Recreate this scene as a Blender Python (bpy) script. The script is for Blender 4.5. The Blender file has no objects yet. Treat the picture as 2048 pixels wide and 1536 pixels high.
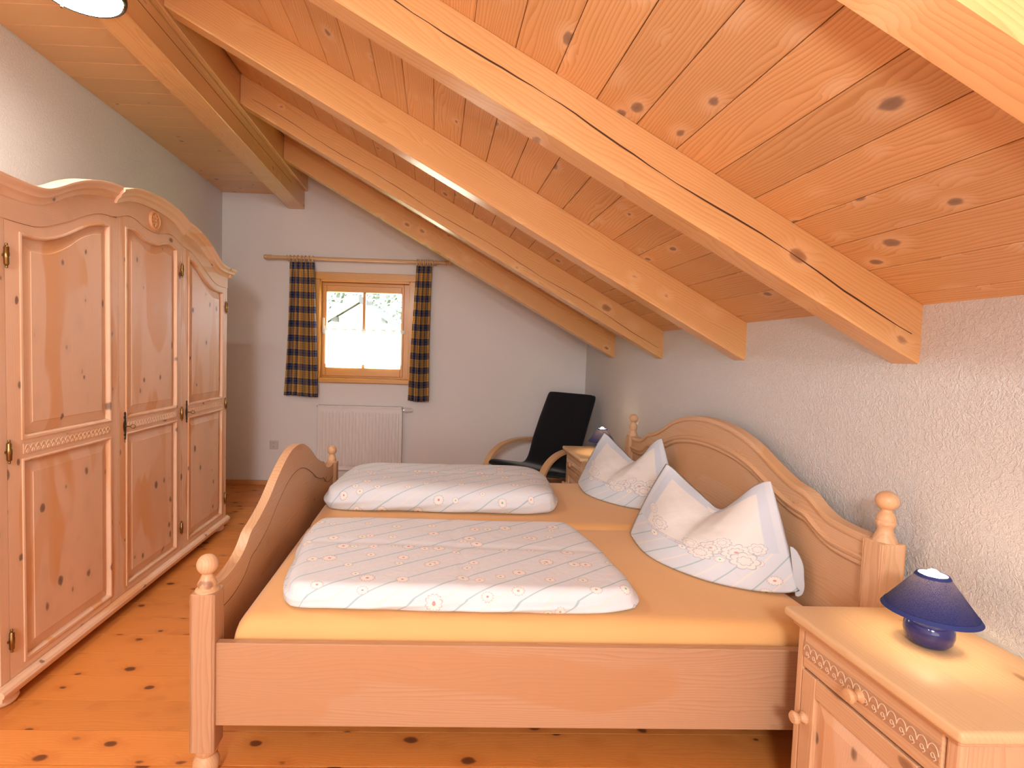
import bpy, bmesh, math, random
from mathutils import Vector, Matrix
random.seed(7)
R = math.radians
sc = bpy.context.scene
COL = sc.collection

# ---------------------------------------------------------------- camera
cam = bpy.data.cameras.new('camera')
cam_ob = bpy.data.objects.new('camera', cam); COL.objects.link(cam_ob)
cam.sensor_fit = 'HORIZONTAL'; cam.sensor_width = 36.0
FPX = 1050.0
cam.lens = FPX / 2048 * 36.0
cam.shift_x = (1024 - 902.7) / 2048
cam.shift_y = -(768 - 763.5) / 2048
cam.clip_start = 0.05
yaw, pitch, roll = .0299, -.0514, .0292
fwd = Vector((math.sin(yaw) * math.cos(pitch), math.cos(yaw) * math.cos(pitch), math.sin(pitch)))
rt = Vector((math.cos(yaw), -math.sin(yaw), 0)); up = rt.cross(fwd)
r2 = math.cos(roll) * rt + math.sin(roll) * up
u2 = -math.sin(roll) * rt + math.cos(roll) * up
M = Matrix((r2, u2, -fwd)).transposed().to_4x4(); M.translation = (0, 0, 1.33)
cam_ob.matrix_world = M
sc.camera = cam_ob

# ---------------------------------------------------------------- light
sc.view_settings.view_transform = 'Standard'
sc.view_settings.look = 'None'
sc.view_settings.exposure = 0.12
sc.view_settings.gamma = 1.0
sc.view_settings.use_curve_mapping = False
if hasattr(sc, 'cycles'):
    sc.cycles.max_bounces = 7; sc.cycles.transmission_bounces = 4; sc.cycles.caustics_reflective = False; sc.cycles.caustics_refractive = False
    sc.cycles.adaptive_threshold = .03

wd = bpy.data.worlds.new('sky'); sc.world = wd; wd.use_nodes = True
bg = wd.node_tree.nodes['Background']
bg.inputs[0].default_value = (0.88, 0.95, 1.0, 1); bg.inputs[1].default_value = 14.0

def light(name, kind, loc, energy, color=(1, 1, 1), rot=(0, 0, 0), size=None, size_y=None, shape=None, spread=None):
    l = bpy.data.lights.new(name, kind); l.energy = energy; l.color = color
    if size is not None:
        if kind == 'AREA':
            l.size = size
            if shape: l.shape = shape
            if size_y: l.size_y = size_y
            if spread: l.spread = spread
        elif kind == 'SUN': l.angle = size
        else: l.shadow_soft_size = size
    o = bpy.data.objects.new(name, l); o.location = loc; o.rotation_euler = rot; COL.objects.link(o)
    return o

light('sun', 'SUN', (0, 30, 20), 12.0, (1, .96, .88), (R(38), R(-18), 0), R(0.6))
light('camera_flash', 'AREA', (-.01, 0.0, 1.60), 12.5, (.97, 1, 1.04), (R(132), 0, R(-3)), .11, shape='DISK')
light('fill_behind', 'AREA', (-.35, -3.75, 1.5), 66, (.95, 1, 1.05), (R(93), 0, R(-1)), 3.2, 2.2, 'RECTANGLE')  # added broad fill light at the rear wall, no window opening there
light('top_fill_behind', 'AREA', (-.42, -2.1, 2.46), 138, (.96, 1, 1.02), (R(30), R(4), 0), .7, shape='DISK')  # unseen overhead fill, added to brighten duvet tops, bed and floor; no lamp fitting

# ---------------------------------------------------------------- helpers
def obj(name, bm, mat=None, parent=None, smooth=None, loc=None, **props):
    me = bpy.data.meshes.new(name)
    bmesh.ops.recalc_face_normals(bm, faces=bm.faces[:])
    bm.to_mesh(me); bm.free()
    o = bpy.data.objects.new(name, me); COL.objects.link(o)
    if mat is not None: me.materials.append(mat)
    if parent is not None: o.parent = parent
    if loc is not None: o.location = loc
    if smooth is not None:
        for p in me.polygons: p.use_smooth = True
        if smooth < 179:
            me.set_sharp_from_angle(angle=R(smooth))
    for k, v in props.items(): o[k] = v
    return o

def thing(name, label, cat, loc=(0, 0, 0), rz=0.0, group=None):
    o = bpy.data.objects.new(name, None); COL.objects.link(o)
    o.location = loc; o.rotation_euler = (0, 0, rz); o.empty_display_size = .05
    o['label'] = label; o['category'] = cat
    if group: o['group'] = group
    return o

def thing_part(name, root):
    o = bpy.data.objects.new(name, None); COL.objects.link(o); o.parent = root; o.empty_display_size = .05
    return o

def struct_empty(name):
    o = bpy.data.objects.new(name, None); COL.objects.link(o); o['kind'] = 'structure'; o.empty_display_size = .05
    return o

def copy_tree(o, parent=None):
    c = o.copy(); COL.objects.link(c)
    if parent is not None: c.parent = parent
    for ch in list(o.children): copy_tree(ch, c)
    return c

def box(bm, x0, y0, z0, x1, y1, z1, bev=0.0, seg=1):
    vs = [bm.verts.new((x, y, z)) for x in (x0, x1) for y in (y0, y1) for z in (z0, z1)]
    q = [(0, 1, 3, 2), (4, 6, 7, 5), (0, 4, 5, 1), (2, 3, 7, 6), (0, 2, 6, 4), (1, 5, 7, 3)]
    fs = [bm.faces.new([vs[i] for i in f]) for f in q]
    if bev > 0:
        es = list({e for f in fs for e in f.edges})
        bmesh.ops.bevel(bm, geom=es, offset=bev, segments=seg, affect='EDGES', profile=.5, clamp_overlap=True)

def boxbm(*a, **k):
    bm = bmesh.new(); box(bm, *a, **k); return bm

def lathe(bm, prof, c=(0, 0, 0), axis='z', n=24, sx=1.0, sy=1.0):
    """prof: list of (r, h); caps where r == 0"""
    rings = []
    for r, h in prof:
        if r < 1e-6:
            p = {'z': (c[0], c[1], c[2] + h), 'x': (c[0] + h, c[1], c[2]), 'y': (c[0], c[1] + h, c[2])}[axis]
            rings.append([bm.verts.new(p)])
        else:
            ring = []
            for i in range(n):
                a = 2 * math.pi * i / n; ca, sa = r * math.cos(a) * sx, r * math.sin(a) * sy
                p = {'z': (c[0] + ca, c[1] + sa, c[2] + h), 'x': (c[0] + h, c[1] + ca, c[2] + sa), 'y': (c[0] + ca, c[1] + h, c[2] + sa)}[axis]
                ring.append(bm.verts.new(p))
            rings.append(ring)
    for a, b in zip(rings, rings[1:]):
        if len(a) == 1 and len(b) == 1: continue
        for i in range(n):
            j = (i + 1) % n
            if len(a) == 1: bm.faces.new((a[0], b[i], b[j]))
            elif len(b) == 1: bm.faces.new((a[i], a[j], b[0]))
            else: bm.faces.new((a[i], a[j], b[j], b[i]))
    if len(rings[0]) > 1: bm.faces.new(rings[0])
    if len(rings[-1]) > 1: bm.faces.new(rings[-1])

def sphere_prof(r, zc, n=10, sq=1.0, a0=-90, a1=90):
    return [(max(0.0, r * math.cos(R(a0 + (a1 - a0) * i / n))) if 0 < i < n or (a0 > -90 and i == 0) or (a1 < 90 and i == n) else 0.0,
             zc + sq * r * math.sin(R(a0 + (a1 - a0) * i / n))) for i in range(n + 1)]

def tube(bm, pts, r, n=8, closed=False, caps=True):
    pts = [Vector(p) for p in pts]; N = len(pts); rings = []
    prev = None
    for i, p in enumerate(pts):
        if closed: t = pts[(i + 1) % N] - pts[i - 1]
        else: t = pts[min(i + 1, N - 1)] - pts[max(i - 1, 0)]
        t.normalize()
        if prev is None:
            a = Vector((0, 0, 1)) if abs(t.z) < .9 else Vector((1, 0, 0))
            nrm = t.cross(a).normalized()
        else:
            nrm = (prev - t * prev.dot(t)).normalized()
        prev = nrm; b = t.cross(nrm)
        rr = r[i] if isinstance(r, (list, tuple)) else r
        rings.append([bm.verts.new(p + rr * (math.cos(2 * math.pi * k / n) * nrm + math.sin(2 * math.pi * k / n) * b)) for k in range(n)])
    for i in range(N if closed else N - 1):
        a, b = rings[i], rings[(i + 1) % N]
        for k in range(n):
            bm.faces.new((a[k], a[(k + 1) % n], b[(k + 1) % n], b[k]))
    if caps and not closed:
        bm.faces.new(rings[0]); bm.faces.new(rings[-1])

def sweep(bm, frames, closed_profile=True):
    """frames: list of vertex-position lists (one section each)"""
    rings = [[bm.verts.new(p) for p in f] for f in frames]
    n = len(rings[0])
    for a, b in zip(rings, rings[1:]):
        for k in range(n if closed_profile else n - 1):
            bm.faces.new((a[k], a[(k + 1) % n], b[(k + 1) % n], b[k]))
    if closed_profile:
        bm.faces.new(rings[0]); bm.faces.new(rings[-1])

def strip(bm, ys, lo, hi, x0, x1):
    """solid between curves z=lo(y) and z=hi(y), thickness x0..x1 (front is x1)"""
    sweep(bm, [[(x0, y, lo(y)), (x1, y, lo(y)), (x1, y, hi(y)), (x0, y, hi(y))] for y in ys])

def interp(pts):
    pts = sorted(pts)
    def f(t):
        if t <= pts[0][0]: return pts[0][1]
        if t >= pts[-1][0]: return pts[-1][1]
        for i in range(len(pts) - 1):
            if pts[i][0] <= t <= pts[i + 1][0]:
                p1, p2 = pts[i], pts[i + 1]
                p0 = pts[i - 1] if i > 0 else None
                p3 = pts[i + 2] if i + 2 < len(pts) else None
                h = p2[0] - p1[0]; s = (t - p1[0]) / h
                d = (p2[1] - p1[1]) / h
                m1 = d if p0 is None else .5 * (d + (p1[1] - p0[1]) / (p1[0] - p0[0]))
                m2 = d if p3 is None else .5 * (d + (p3[1] - p2[1]) / (p3[0] - p2[0]))
                return ((2*s**3 - 3*s*s + 1) * p1[1] + (s**3 - 2*s*s + s) * h * m1 + (-2*s**3 + 3*s*s) * p2[1] + (s**3 - s*s) * h * m2)
    return f

def lin(a, b, n):
    return [a + (b - a) * i / (n - 1) for i in range(n)]

def fbm(x, y, seed=0.0):
    return (math.sin(x * 1.7 + seed * 1.3 + 1.9 * math.sin(y * 1.1 + seed)) + .5 * math.sin(x * 3.9 - y * 2.7 + seed * 2.1)
            + .5 * math.sin(y * 4.3 + x * 1.3 - seed) + .28 * math.sin(x * 8.1 + y * 6.7 + seed * 3.3)) / 2.3

# ---------------------------------------------------------------- materials
class NT:
    def __init__(s, name):
        s.m = bpy.data.materials.new(name); s.m.use_nodes = True
        s.t = s.m.node_tree; s.n = s.t.nodes; s.b = s.n['Principled BSDF']; s.out = s.n['Material Output']
    def link(s, a, b): s.t.links.new(a, b)
    def node(s, typ, **kw):
        n = s.n.new(typ)
        for k, v in kw.items(): setattr(n, k, v)
        return n
    def put(s, sock, v):
        if v is None: return
        if hasattr(v, 'is_output') or isinstance(v, bpy.types.NodeSocket): s.link(v, sock)
        else: sock.default_value = v
    def math(s, op, a, b=None, c=None, clamp=False):
        n = s.node('ShaderNodeMath', operation=op, use_clamp=clamp)
        s.put(n.inputs[0], a); s.put(n.inputs[1], b)
        if c is not None: s.put(n.inputs[2], c)
        return n.outputs[0]
    def vmath(s, op, a, b=None, out=0):
        n = s.node('ShaderNodeVectorMath', operation=op)
        s.put(n.inputs[0], a)
        if b is not None: s.put(n.inputs[1], b)
        return n.outputs[out]
    def mix(s, f, a, b, blend='MIX'):
        n = s.node('ShaderNodeMix', data_type='RGBA', blend_type=blend)
        s.put(n.inputs[0], f)
        for i, v in ((6, a), (7, b)):
            if isinstance(v, (tuple, list)): n.inputs[i].default_value = (*v[:3], 1)
            else: s.link(v, n.inputs[i])
        return n.outputs[2]
    def smooth(s, v, lo, hi, a=0.0, b=1.0):
        n = s.node('ShaderNodeMapRange', interpolation_type='SMOOTHSTEP')
        s.put(n.inputs[0], v); s.put(n.inputs[1], lo); s.put(n.inputs[2], hi); s.put(n.inputs[3], a); s.put(n.inputs[4], b)
        return n.outputs[0]
    def noise(s, vec, scale=1.0, detail=2.0, rough=.5, dist=0.0):
        n = s.node('ShaderNodeTexNoise'); s.link(vec, n.inputs['Vector'])
        n.inputs['Scale'].default_value = scale; n.inputs['Detail'].default_value = detail
        n.inputs['Roughness'].default_value = rough; n.inputs['Distortion'].default_value = dist
        return n.outputs['Fac']
    def bump(s, h, strength, dist=.01):
        n = s.node('ShaderNodeBump'); s.link(h, n.inputs['Height'])
        n.inputs['Strength'].default_value = strength; n.inputs['Distance'].default_value = dist
        s.link(n.outputs[0], s.b.inputs['Normal'])
    def set(s, **kw):
        for k, v in kw.items():
            s.put(s.b.inputs[k.replace('_', ' ')], v)

def plain(name, col, rough=.5, metal=0.0, spec=.5, emit=None, es=0.0, coat=0.0):
    t = NT(name)
    t.set(Base_Color=(*col, 1), Roughness=rough, Metallic=metal)
    t.b.inputs['Specular IOR Level'].default_value = spec
    t.b.inputs['Coat Weight'].default_value = coat
    if emit:
        t.b.inputs['Emission Color'].default_value = (*emit, 1); t.b.inputs['Emission Strength'].default_value = es
    return t.m

STY = dict(
    ceiling=dict(base=(0.74, 0.425, 0.19), dark=(0.56, 0.27, 0.095), knot=(.26, .16, .11), halo=(0.86, 0.62, 0.39), ring=95, ka=6, kb=9, dens=0.8, kr=0.13, rough=.42, coat=0, amt=.95, var=.14),
    flatceil=dict(base=(0.74, 0.44, 0.21), dark=(0.64, 0.33, 0.14), knot=(.22, .12, .07), halo=(0.72, 0.44, 0.24), ring=140, ka=7, kb=11, dens=0.6, kr=0.12, rough=.4, coat=.1, amt=.6, var=.08),
    rafter=dict(base=(0.77, 0.45, 0.19), dark=(0.64, 0.31, 0.11), knot=(.40, .19, .09), halo=(0.86, 0.57, 0.3), ring=85, ka=5, kb=8, dens=0.62, kr=0.13, rough=.33, coat=.25, amt=.75, var=.06),
    floor=dict(base=(0.74, 0.285, 0.066), dark=(0.64, 0.21, 0.04), knot=(.11, .032, .013), halo=(0.56, 0.18, 0.036), ring=90, ka=7.5, kb=12, dens=.98, kr=.16, rough=.38, coat=.15, amt=.6, var=.16),
    wardrobe=dict(base=(0.82, 0.555, 0.365), dark=(0.74, 0.44, 0.265), knot=(.21, .125, .085), halo=(0.7, 0.47, 0.3), ring=150, ka=8, kb=12, dens=0.78, kr=0.14, rough=.55, coat=0, amt=.5, var=.05, stain=(.73, .37, .15)),
    bed=dict(base=(0.72, 0.445, 0.255), dark=(0.6, 0.33, 0.165), knot=(.34, .17, .09), halo=(0.64, 0.37, 0.19), ring=95, ka=5.5, kb=9, dens=0.42, kr=0.1, rough=.5, coat=.05, amt=.75, var=.05, stain=(0.66, 0.36, 0.165)),
    top=dict(base=(0.78, 0.53, 0.29), dark=(0.69, 0.42, 0.2), knot=(.46, .24, .12), halo=(0.7, 0.42, 0.21), ring=90, ka=3.4, kb=9, dens=.24, kr=.12, rough=.5, coat=.05, amt=.5, var=.04),
    window=dict(base=(0.66, 0.31, 0.05), dark=(0.57, 0.23, 0.03), knot=(.22, .08, .02), halo=(0.54, 0.22, 0.035), ring=120, ka=4, kb=12, dens=.22, kr=.13, rough=.4, coat=.15, amt=.45, var=.08),
    beech=dict(base=(0.66, 0.4, 0.2), dark=(0.58, 0.32, 0.14), knot=(.4, .16, .06), halo=(0.6, 0.3, 0.12), ring=160, ka=8, kb=20, dens=.02, kr=.1, rough=.42, coat=.1, amt=.25, var=.03),
    pole=dict(base=(.66, .42, .22), dark=(.58, .34, .16), knot=(.4, .2, .1), halo=(.6, .34, .16), ring=160, ka=8, kb=20, dens=.0, kr=.1, rough=.45, coat=.1, amt=.3, var=.03),
    kerb=dict(base=(.66, .33, .14), dark=(.58, .26, .09), knot=(.2, .08, .03), halo=(.5, .2, .07), ring=140, ka=6, kb=20, dens=.1, kr=.12, rough=.45, coat=.1, amt=.3, var=.03),
)
STY['rail'] = dict(STY['bed'], base=(.54, .315, .180), dark=(.45, .23, .118), halo=(.49, .26, .135), stain=(.52, .265, .125))
_W = {}
def W(style, axis):
    axis = {'x': 'xz', 'y': 'yz', 'z': 'zy'}.get(axis, axis)
    key = (style, axis)
    if key in _W: return _W[key]
    p = STY[style]; t = NT('wood_%s_%s' % key)
    tc = t.node('ShaderNodeTexCoord'); oi = t.node('ShaderNodeObjectInfo')
    n = t.node('ShaderNodeVectorMath', operation='SCALE'); n.inputs[0].default_value = (37.1, 23.7, 11.3); t.link(oi.outputs['Random'], n.inputs['Scale'])
    P = t.vmath('ADD', tc.outputs['Object'], n.outputs[0])
    s = t.node('ShaderNodeSeparateXYZ'); t.link(P, s.inputs[0])
    x, y, z = s.outputs
    d3 = dict(x=x, y=y, z=z); a, b = d3[axis[0]], d3[axis[1]]; c = d3[[q for q in 'xyz' if q not in axis][0]]
    def vec(fa, fb, fc=None):
        k = t.node('ShaderNodeCombineXYZ')
        t.link(t.math('MULTIPLY', a, fa), k.inputs[0]); t.link(t.math('MULTIPLY', b, fb), k.inputs[1]); t.link(t.math('MULTIPLY', c, fc if fc is not None else fb), k.inputs[2])
        return k.outputs[0]
    warp = t.noise(vec(1.3, 8), 1, 2.5, .5)
    fine = t.noise(vec(6, 260), 1, 2, .6)
    big = t.noise(vec(.5, 3.5), 1, 2, .5)
    vo = t.node('ShaderNodeTexVoronoi', feature='F1'); t.link(vec(p['ka'], p['kb'], p['kb'] * .16), vo.inputs['Vector']); vo.inputs['Scale'].default_value = 1
    sp = t.node('ShaderNodeSeparateColor'); t.link(vo.outputs['Color'], sp.inputs[0])
    pres = t.math('LESS_THAN', sp.outputs[0], p['dens'])
    kr = t.math('MULTIPLY_ADD', sp.outputs[1], p['kr'] * .8, p['kr'] * .5)
    wob = t.math('MULTIPLY_ADD', t.noise(vec(22, 60), 1, 2), .12, vo.outputs['Distance'])
    d = t.math('DIVIDE', t.math('SUBTRACT', wob, .06), kr)
    knot = t.math('MULTIPLY', t.smooth(d, 1.25, .75), pres)
    core = t.math('MULTIPLY', t.smooth(d, .8, .1), pres)
    halo = t.math('MULTIPLY', t.smooth(d, 3.2, 1.0), pres)
    ph = t.math('MULTIPLY', b, p['ring'])
    ph = t.math('MULTIPLY_ADD', c, p['ring'] * .55, ph)
    ph = t.math('MULTIPLY_ADD', warp, 11.0, ph)
    ph = t.math('MULTIPLY_ADD', halo, 1.4, ph)
    fr = t.math('FRACT', ph)
    g = t.math('POWER', fr, 2.2)
    g = t.math('MULTIPLY', g, t.smooth(fr, 1.0, .93))
    g = t.math('MULTIPLY', g, p['amt'])
    g = t.math('MULTIPLY_ADD', t.math('SUBTRACT', fine, .5), .5, g, clamp=True)
    col = t.mix(g, p['base'], p['dark'])
    if 'stain' in p:
        st = t.noise(vec(1.5, 5.5), 1, 1.2, .45, .6)
        st = t.smooth(st, .55, .60)
        st = t.math('MULTIPLY', st, t.smooth(big, .38, .62, .35, .85))
        col = t.mix(st, col, p['stain'])
    col = t.mix(t.math('MULTIPLY', halo, .45), col, p['halo'])
    col = t.mix(t.math('MULTIPLY', knot, .85), col, p['knot'])
    col = t.mix(t.math('MULTIPLY', core, .35), col, tuple(.5 * q for q in p['knot']))
    hv = t.node('ShaderNodeHueSaturation')
    t.link(col, hv.inputs['Color'])
    val = t.math('MULTIPLY_ADD', t.math('SUBTRACT', oi.outputs['Random'], .5), p['var'], 1.0)
    val = t.math('MULTIPLY_ADD', t.math('SUBTRACT', big, .5), .22, val)
    t.link(val, hv.inputs['Value'])
    t.link(hv.outputs[0], t.b.inputs['Base Color'])
    t.set(Roughness=p['rough'])
    t.b.inputs['Coat Weight'].default_value = p['coat']; t.b.inputs['Coat Roughness'].default_value = .18
    t.bump(t.math('SUBTRACT', t.math('MULTIPLY', g, -1.0), t.math('MULTIPLY', knot, .4)), .12, .002)
    _W[key] = t.m
    return t.m

def plaster(name, col, sc_, strength):
    t = NT(name); tc = t.node('ShaderNodeTexCoord')
    a = t.noise(tc.outputs['Object'], sc_, 3, .55, 1.6)
    b = t.noise(tc.outputs['Object'], sc_ * 2.2, 2, .5, 2.5)
    h = t.math('MULTIPLY_ADD', t.smooth(b, .42, .62), .6, t.smooth(a, .4, .65))
    lf = t.noise(tc.outputs['Object'], 1.3, 2)
    c = t.mix(lf, tuple(x * .97 for x in col), tuple(min(1, x * 1.03) for x in col))
    t.link(c, t.b.inputs['Base Color']); t.set(Roughness=.85); t.b.inputs['Specular IOR Level'].default_value = .2
    t.bump(h, strength, .006)
    return t.m

def fabric(name, col, rough=.9, weave=900, bump=.08):
    t = NT(name); tc = t.node('ShaderNodeTexCoord')
    lf = t.noise(tc.outputs['Object'], 5, 3)
    f = t.noise(tc.outputs['Object'], weave, 1)
    c = t.mix(lf, tuple(x * .94 for x in col), tuple(min(1, x * 1.04) for x in col))
    t.link(c, t.b.inputs['Base Color']); t.set(Roughness=rough); t.b.inputs['Specular IOR Level'].default_value = .15
    t.b.inputs['Sheen Weight'].default_value = .2
    t.bump(f, bump, .001)
    return t.m

def daisies(t, vec2, radius, scale, dens, base, col_petal=(.90, .86, .82), line=(.44, .34, .36), seed=0.0):
    """printed daisies on a flat cloth; vec2 in metres"""
    for k, (ox, oy, rr, cc) in enumerate(((0.0, 0.0, 1.0, (.62, .20, .24)), (3.37, 1.91, .82, (.12, .45, .30)))):
        v = t.vmath('ADD', vec2, (ox + seed, oy + seed * .7, 0))
        vo = t.node('ShaderNodeTexVoronoi', feature='F1', voronoi_dimensions='2D'); t.link(v, vo.inputs['Vector'])
        vo.inputs['Scale'].default_value = scale; vo.inputs['Randomness'].default_value = .72
        sp = t.node('ShaderNodeSeparateColor'); t.link(vo.outputs['Color'], sp.inputs[0])
        pres = t.math('LESS_THAN', sp.outputs[0], dens)
        loc = t.vmath('SUBTRACT', v, vo.outputs['Position'])
        s = t.node('ShaderNodeSeparateXYZ'); t.link(loc, s.inputs[0])
        ang = t.math('ARCTAN2', s.outputs[1], s.outputs[0])
        ang = t.math('MULTIPLY_ADD', sp.outputs[1], 6.0, ang)
        r = t.vmath('LENGTH', loc, out=1)
        rad = t.math('MULTIPLY', t.math('MULTIPLY_ADD', sp.outputs[2], .4, .75), radius * rr)
        pet = t.math('ABSOLUTE', t.math('COSINE', t.math('MULTIPLY', ang, 6.0)))
        edge = t.math('MULTIPLY', rad, t.math('MULTIPLY_ADD', t.math('POWER', pet, .5), .42, .58))
        d = t.math('DIVIDE', r, edge)
        inside = t.math('MULTIPLY', t.smooth(d, 1.0, .94), pres)
        ol = t.math('MULTIPLY', inside, t.smooth(d, .78, .92))
        base = t.mix(inside, base, col_petal)
        base = t.mix(t.math('MULTIPLY', ol, .75), base, line)
        cen = t.math('MULTIPLY', t.smooth(t.math('DIVIDE', r, rad), .24, .16), pres)
        base = t.mix(t.math('MULTIPLY', cen, .8), base, cc)
    return base

def stripes(t, u, v, base, pitch=.062, teal=(.30, .50, .55), cream=(.84, .79, .74), ang=.62):
    q = t.math('ADD', t.math('MULTIPLY', u, math.sin(ang)), t.math('MULTIPLY', v, -math.cos(ang)))
    for o, col, w, st in ((0.0, teal, .020, .75), (.5, cream, .030, .7)):
        f = t.math('PINGPONG', t.math('ADD', t.math('DIVIDE', q, pitch), o), .5)
        base = t.mix(t.math('MULTIPLY', t.smooth(f, w * 1.8, w * .7), st), base, col)
    return base

def duvet_mat():
    t = NT('printed_cotton'); tc = t.node('ShaderNodeTexCoord')
    uvn = t.node('ShaderNodeUVMap'); uvn.uv_map = 'UVMap'
    s = t.node('ShaderNodeSeparateXYZ'); t.link(uvn.outputs[0], s.inputs[0])
    lf = t.noise(tc.outputs['Object'], 3, 2)
    base = t.mix(lf, (.72, .76, .82), (.78, .80, .84))
    base = stripes(t, s.outputs[0], s.outputs[1], base, .105)
    base = daisies(t, uvn.outputs[0], .027, 7.5, .62, base)
    t.link(base, t.b.inputs['Base Color']); t.set(Roughness=.85); t.b.inputs['Specular IOR Level'].default_value = .15
    w = t.noise(tc.outputs['Object'], 16, 3, .5, 1.0)
    t.bump(w, .22, .012)
    return t.m

def pillow_mat():
    t = NT('printed_pillowcase'); tc = t.node('ShaderNodeTexCoord')
    uvn = t.node('ShaderNodeUVMap'); uvn.uv_map = 'UVMap'
    s = t.node('ShaderNodeSeparateXYZ'); t.link(uvn.outputs[0], s.inputs[0])
    u, v = s.outputs[0], s.outputs[1]
    lf = t.noise(tc.outputs['Object'], 4, 2)
    blue = t.mix(lf, (.66, .72, .80), (.72, .76, .82))
    cream = (.82, .795, .77)
    low = stripes(t, u, v, blue, .125, ang=.95)
    low = daisies(t, uvn.outputs[0], .032, 6.0, .2, low, seed=2.3)
    # cream panel with a stitched blue border in the upper part
    def inbox(m, lo):
        a = t.math('MINIMUM', t.math('SUBTRACT', u, .10 + m), t.math('SUBTRACT', .70 - m, u))
        b = t.math('MINIMUM', t.math('SUBTRACT', v, lo), t.math('SUBTRACT', .72 - m, v))
        return t.math('MINIMUM', a, b)
    d0 = inbox(0.0, .27)
    panel = t.smooth(d0, -.002, .002)
    upper = t.smooth(v, .268, .272)
    col = t.mix(upper, low, blue)
    rim = t.math('MULTIPLY', t.smooth(t.math('ABSOLUTE', t.math('ADD', d0, .030)), .034, .020), upper)
    col = t.mix(t.math('MULTIPLY', rim, .5), col, (.56, .63, .74))
    col = t.mix(panel, col, cream)
    # ladder stitch along the lower hem of the panel
    hem = t.math('ABSOLUTE', t.math('SUBTRACT', v, .262))
    l1 = t.smooth(t.math('ABSOLUTE', t.math('SUBTRACT', hem, .009)), .0025, .001)
    tick = t.math('MULTIPLY', t.smooth(t.math('PINGPONG', t.math('DIVIDE', u, .05), .5), .05, .02), t.smooth(hem, .016, .012))
    inx = t.math('MULTIPLY', t.smooth(u, .10, .11), t.smooth(u, .70, .69))
    st = t.math('MULTIPLY', t.math('MAXIMUM', l1, tick), inx)
    col = t.mix(t.math('MULTIPLY', st, .55), col, (.45, .38, .38))
    # bouquet: rosettes of petals around fixed centres
    rnd = random.Random(4)
    blooms = [(.47, .30, .062), (.58, .27, .072), (.42, .24, .066), (.61, .21, .068), (.52, .35, .046), (.37, .30, .046), (.67, .30, .046), (.185, .335, .055), (.10, .40, .04)]
    for i, (cx, cy, rr) in enumerate(blooms):
        dv = t.vmath('SUBTRACT', uvn.outputs[0], (cx, cy, 0))
        q = t.node('ShaderNodeSeparateXYZ'); t.link(dv, q.inputs[0])
        ang = t.math('ARCTAN2', q.outputs[1], q.outputs[0]); r = t.vmath('LENGTH', dv, out=1)
        pet = t.math('ABSOLUTE', t.math('COSINE', t.math('MULTIPLY_ADD', ang, 3.5 + (i % 3), rnd.random() * 3)))
        dd = t.math('DIVIDE', r, t.math('MULTIPLY_ADD', t.math('POWER', pet, .6), rr * .32, rr * .68))
        ins = t.smooth(dd, 1.0, .96)
        col = t.mix(ins, col, (.84, .80, .77))
        ring = t.math('MAXIMUM', t.smooth(t.math('ABSOLUTE', t.math('SUBTRACT', dd, .95)), .07, .03), t.smooth(t.math('ABSOLUTE', t.math('SUBTRACT', dd, .5)), .06, .02))
        col = t.mix(t.math('MULTIPLY', ring, .65), col, (.33, .38, .47))
        if i < 2:
            col = t.mix(t.math('MULTIPLY', t.smooth(dd, .2, .1), .7), col, (.5, .2, .22))
    t.link(col, t.b.inputs['Base Color']); t.set(Roughness=.85); t.b.inputs['Specular IOR Level'].default_value = .15
    w = t.noise(tc.outputs['Object'], 13, 3, .5, 1.2)
    t.bump(w, .22, .012)
    return t.m

def plaid_mat():
    t = NT('plaid_cotton')
    uvn = t.node('ShaderNodeUVMap'); uvn.uv_map = 'UVMap'
    s = t.node('ShaderNodeSeparateXYZ'); t.link(uvn.outputs[0], s.inputs[0])
    def bands(x, pitch):
        f = t.math('FRACT', t.math('DIVIDE', x, pitch))
        wide = t.math('MULTIPLY', t.smooth(f, .52, .54), t.smooth(f, .98, .96))
        pale = t.math('MAXIMUM', t.smooth(t.math('ABSOLUTE', t.math('SUBTRACT', f, .64)), .02, .01), t.smooth(t.math('ABSOLUTE', t.math('SUBTRACT', f, .84)), .02, .01))
        thin = t.math('MAXIMUM', t.smooth(t.math('ABSOLUTE', t.math('SUBTRACT', f, .12)), .018, .008), t.smooth(t.math('ABSOLUTE', t.math('SUBTRACT', f, .38)), .018, .008))
        thin = t.math('MAXIMUM', thin, t.smooth(t.math('ABSOLUTE', t.math('SUBTRACT', f, .25)), .018, .008))
        return wide, pale, thin
    hw, hp, ht = bands(s.outputs[1], .137); vw, vp, vt = bands(s.outputs[0], .118)
    yel = (.90, .56, .16); navy = (.032, .055, .19)
    w = t.math('MULTIPLY_ADD', hw, .55, t.math('MULTIPLY', vw, .45))
    th = t.math('MULTIPLY', t.math('MAXIMUM', ht, vt), .5)
    pl = t.math('MULTIPLY', t.math('MAXIMUM', t.math('MULTIPLY', hp, hw), t.math('MULTIPLY', vp, vw)), .45)
    col = t.mix(th, yel, (.12, .10, .10))
    col = t.mix(t.math('POWER', w, .75), col, navy)
    col = t.mix(pl, col, (.45, .42, .36))
    t.link(col, t.b.inputs['Base Color']); t.set(Roughness=.9); t.b.inputs['Specular IOR Level'].default_value = .1
    tr = t.node('ShaderNodeBsdfTranslucent'); t.link(col, tr.inputs[0])
    mx = t.node('ShaderNodeMixShader'); mx.inputs[0].default_value = .42
    t.link(t.b.outputs[0], mx.inputs[1]); t.link(tr.outputs[0], mx.inputs[2]); t.link(mx.outputs[0], t.out.inputs[0])
    return t.m

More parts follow.
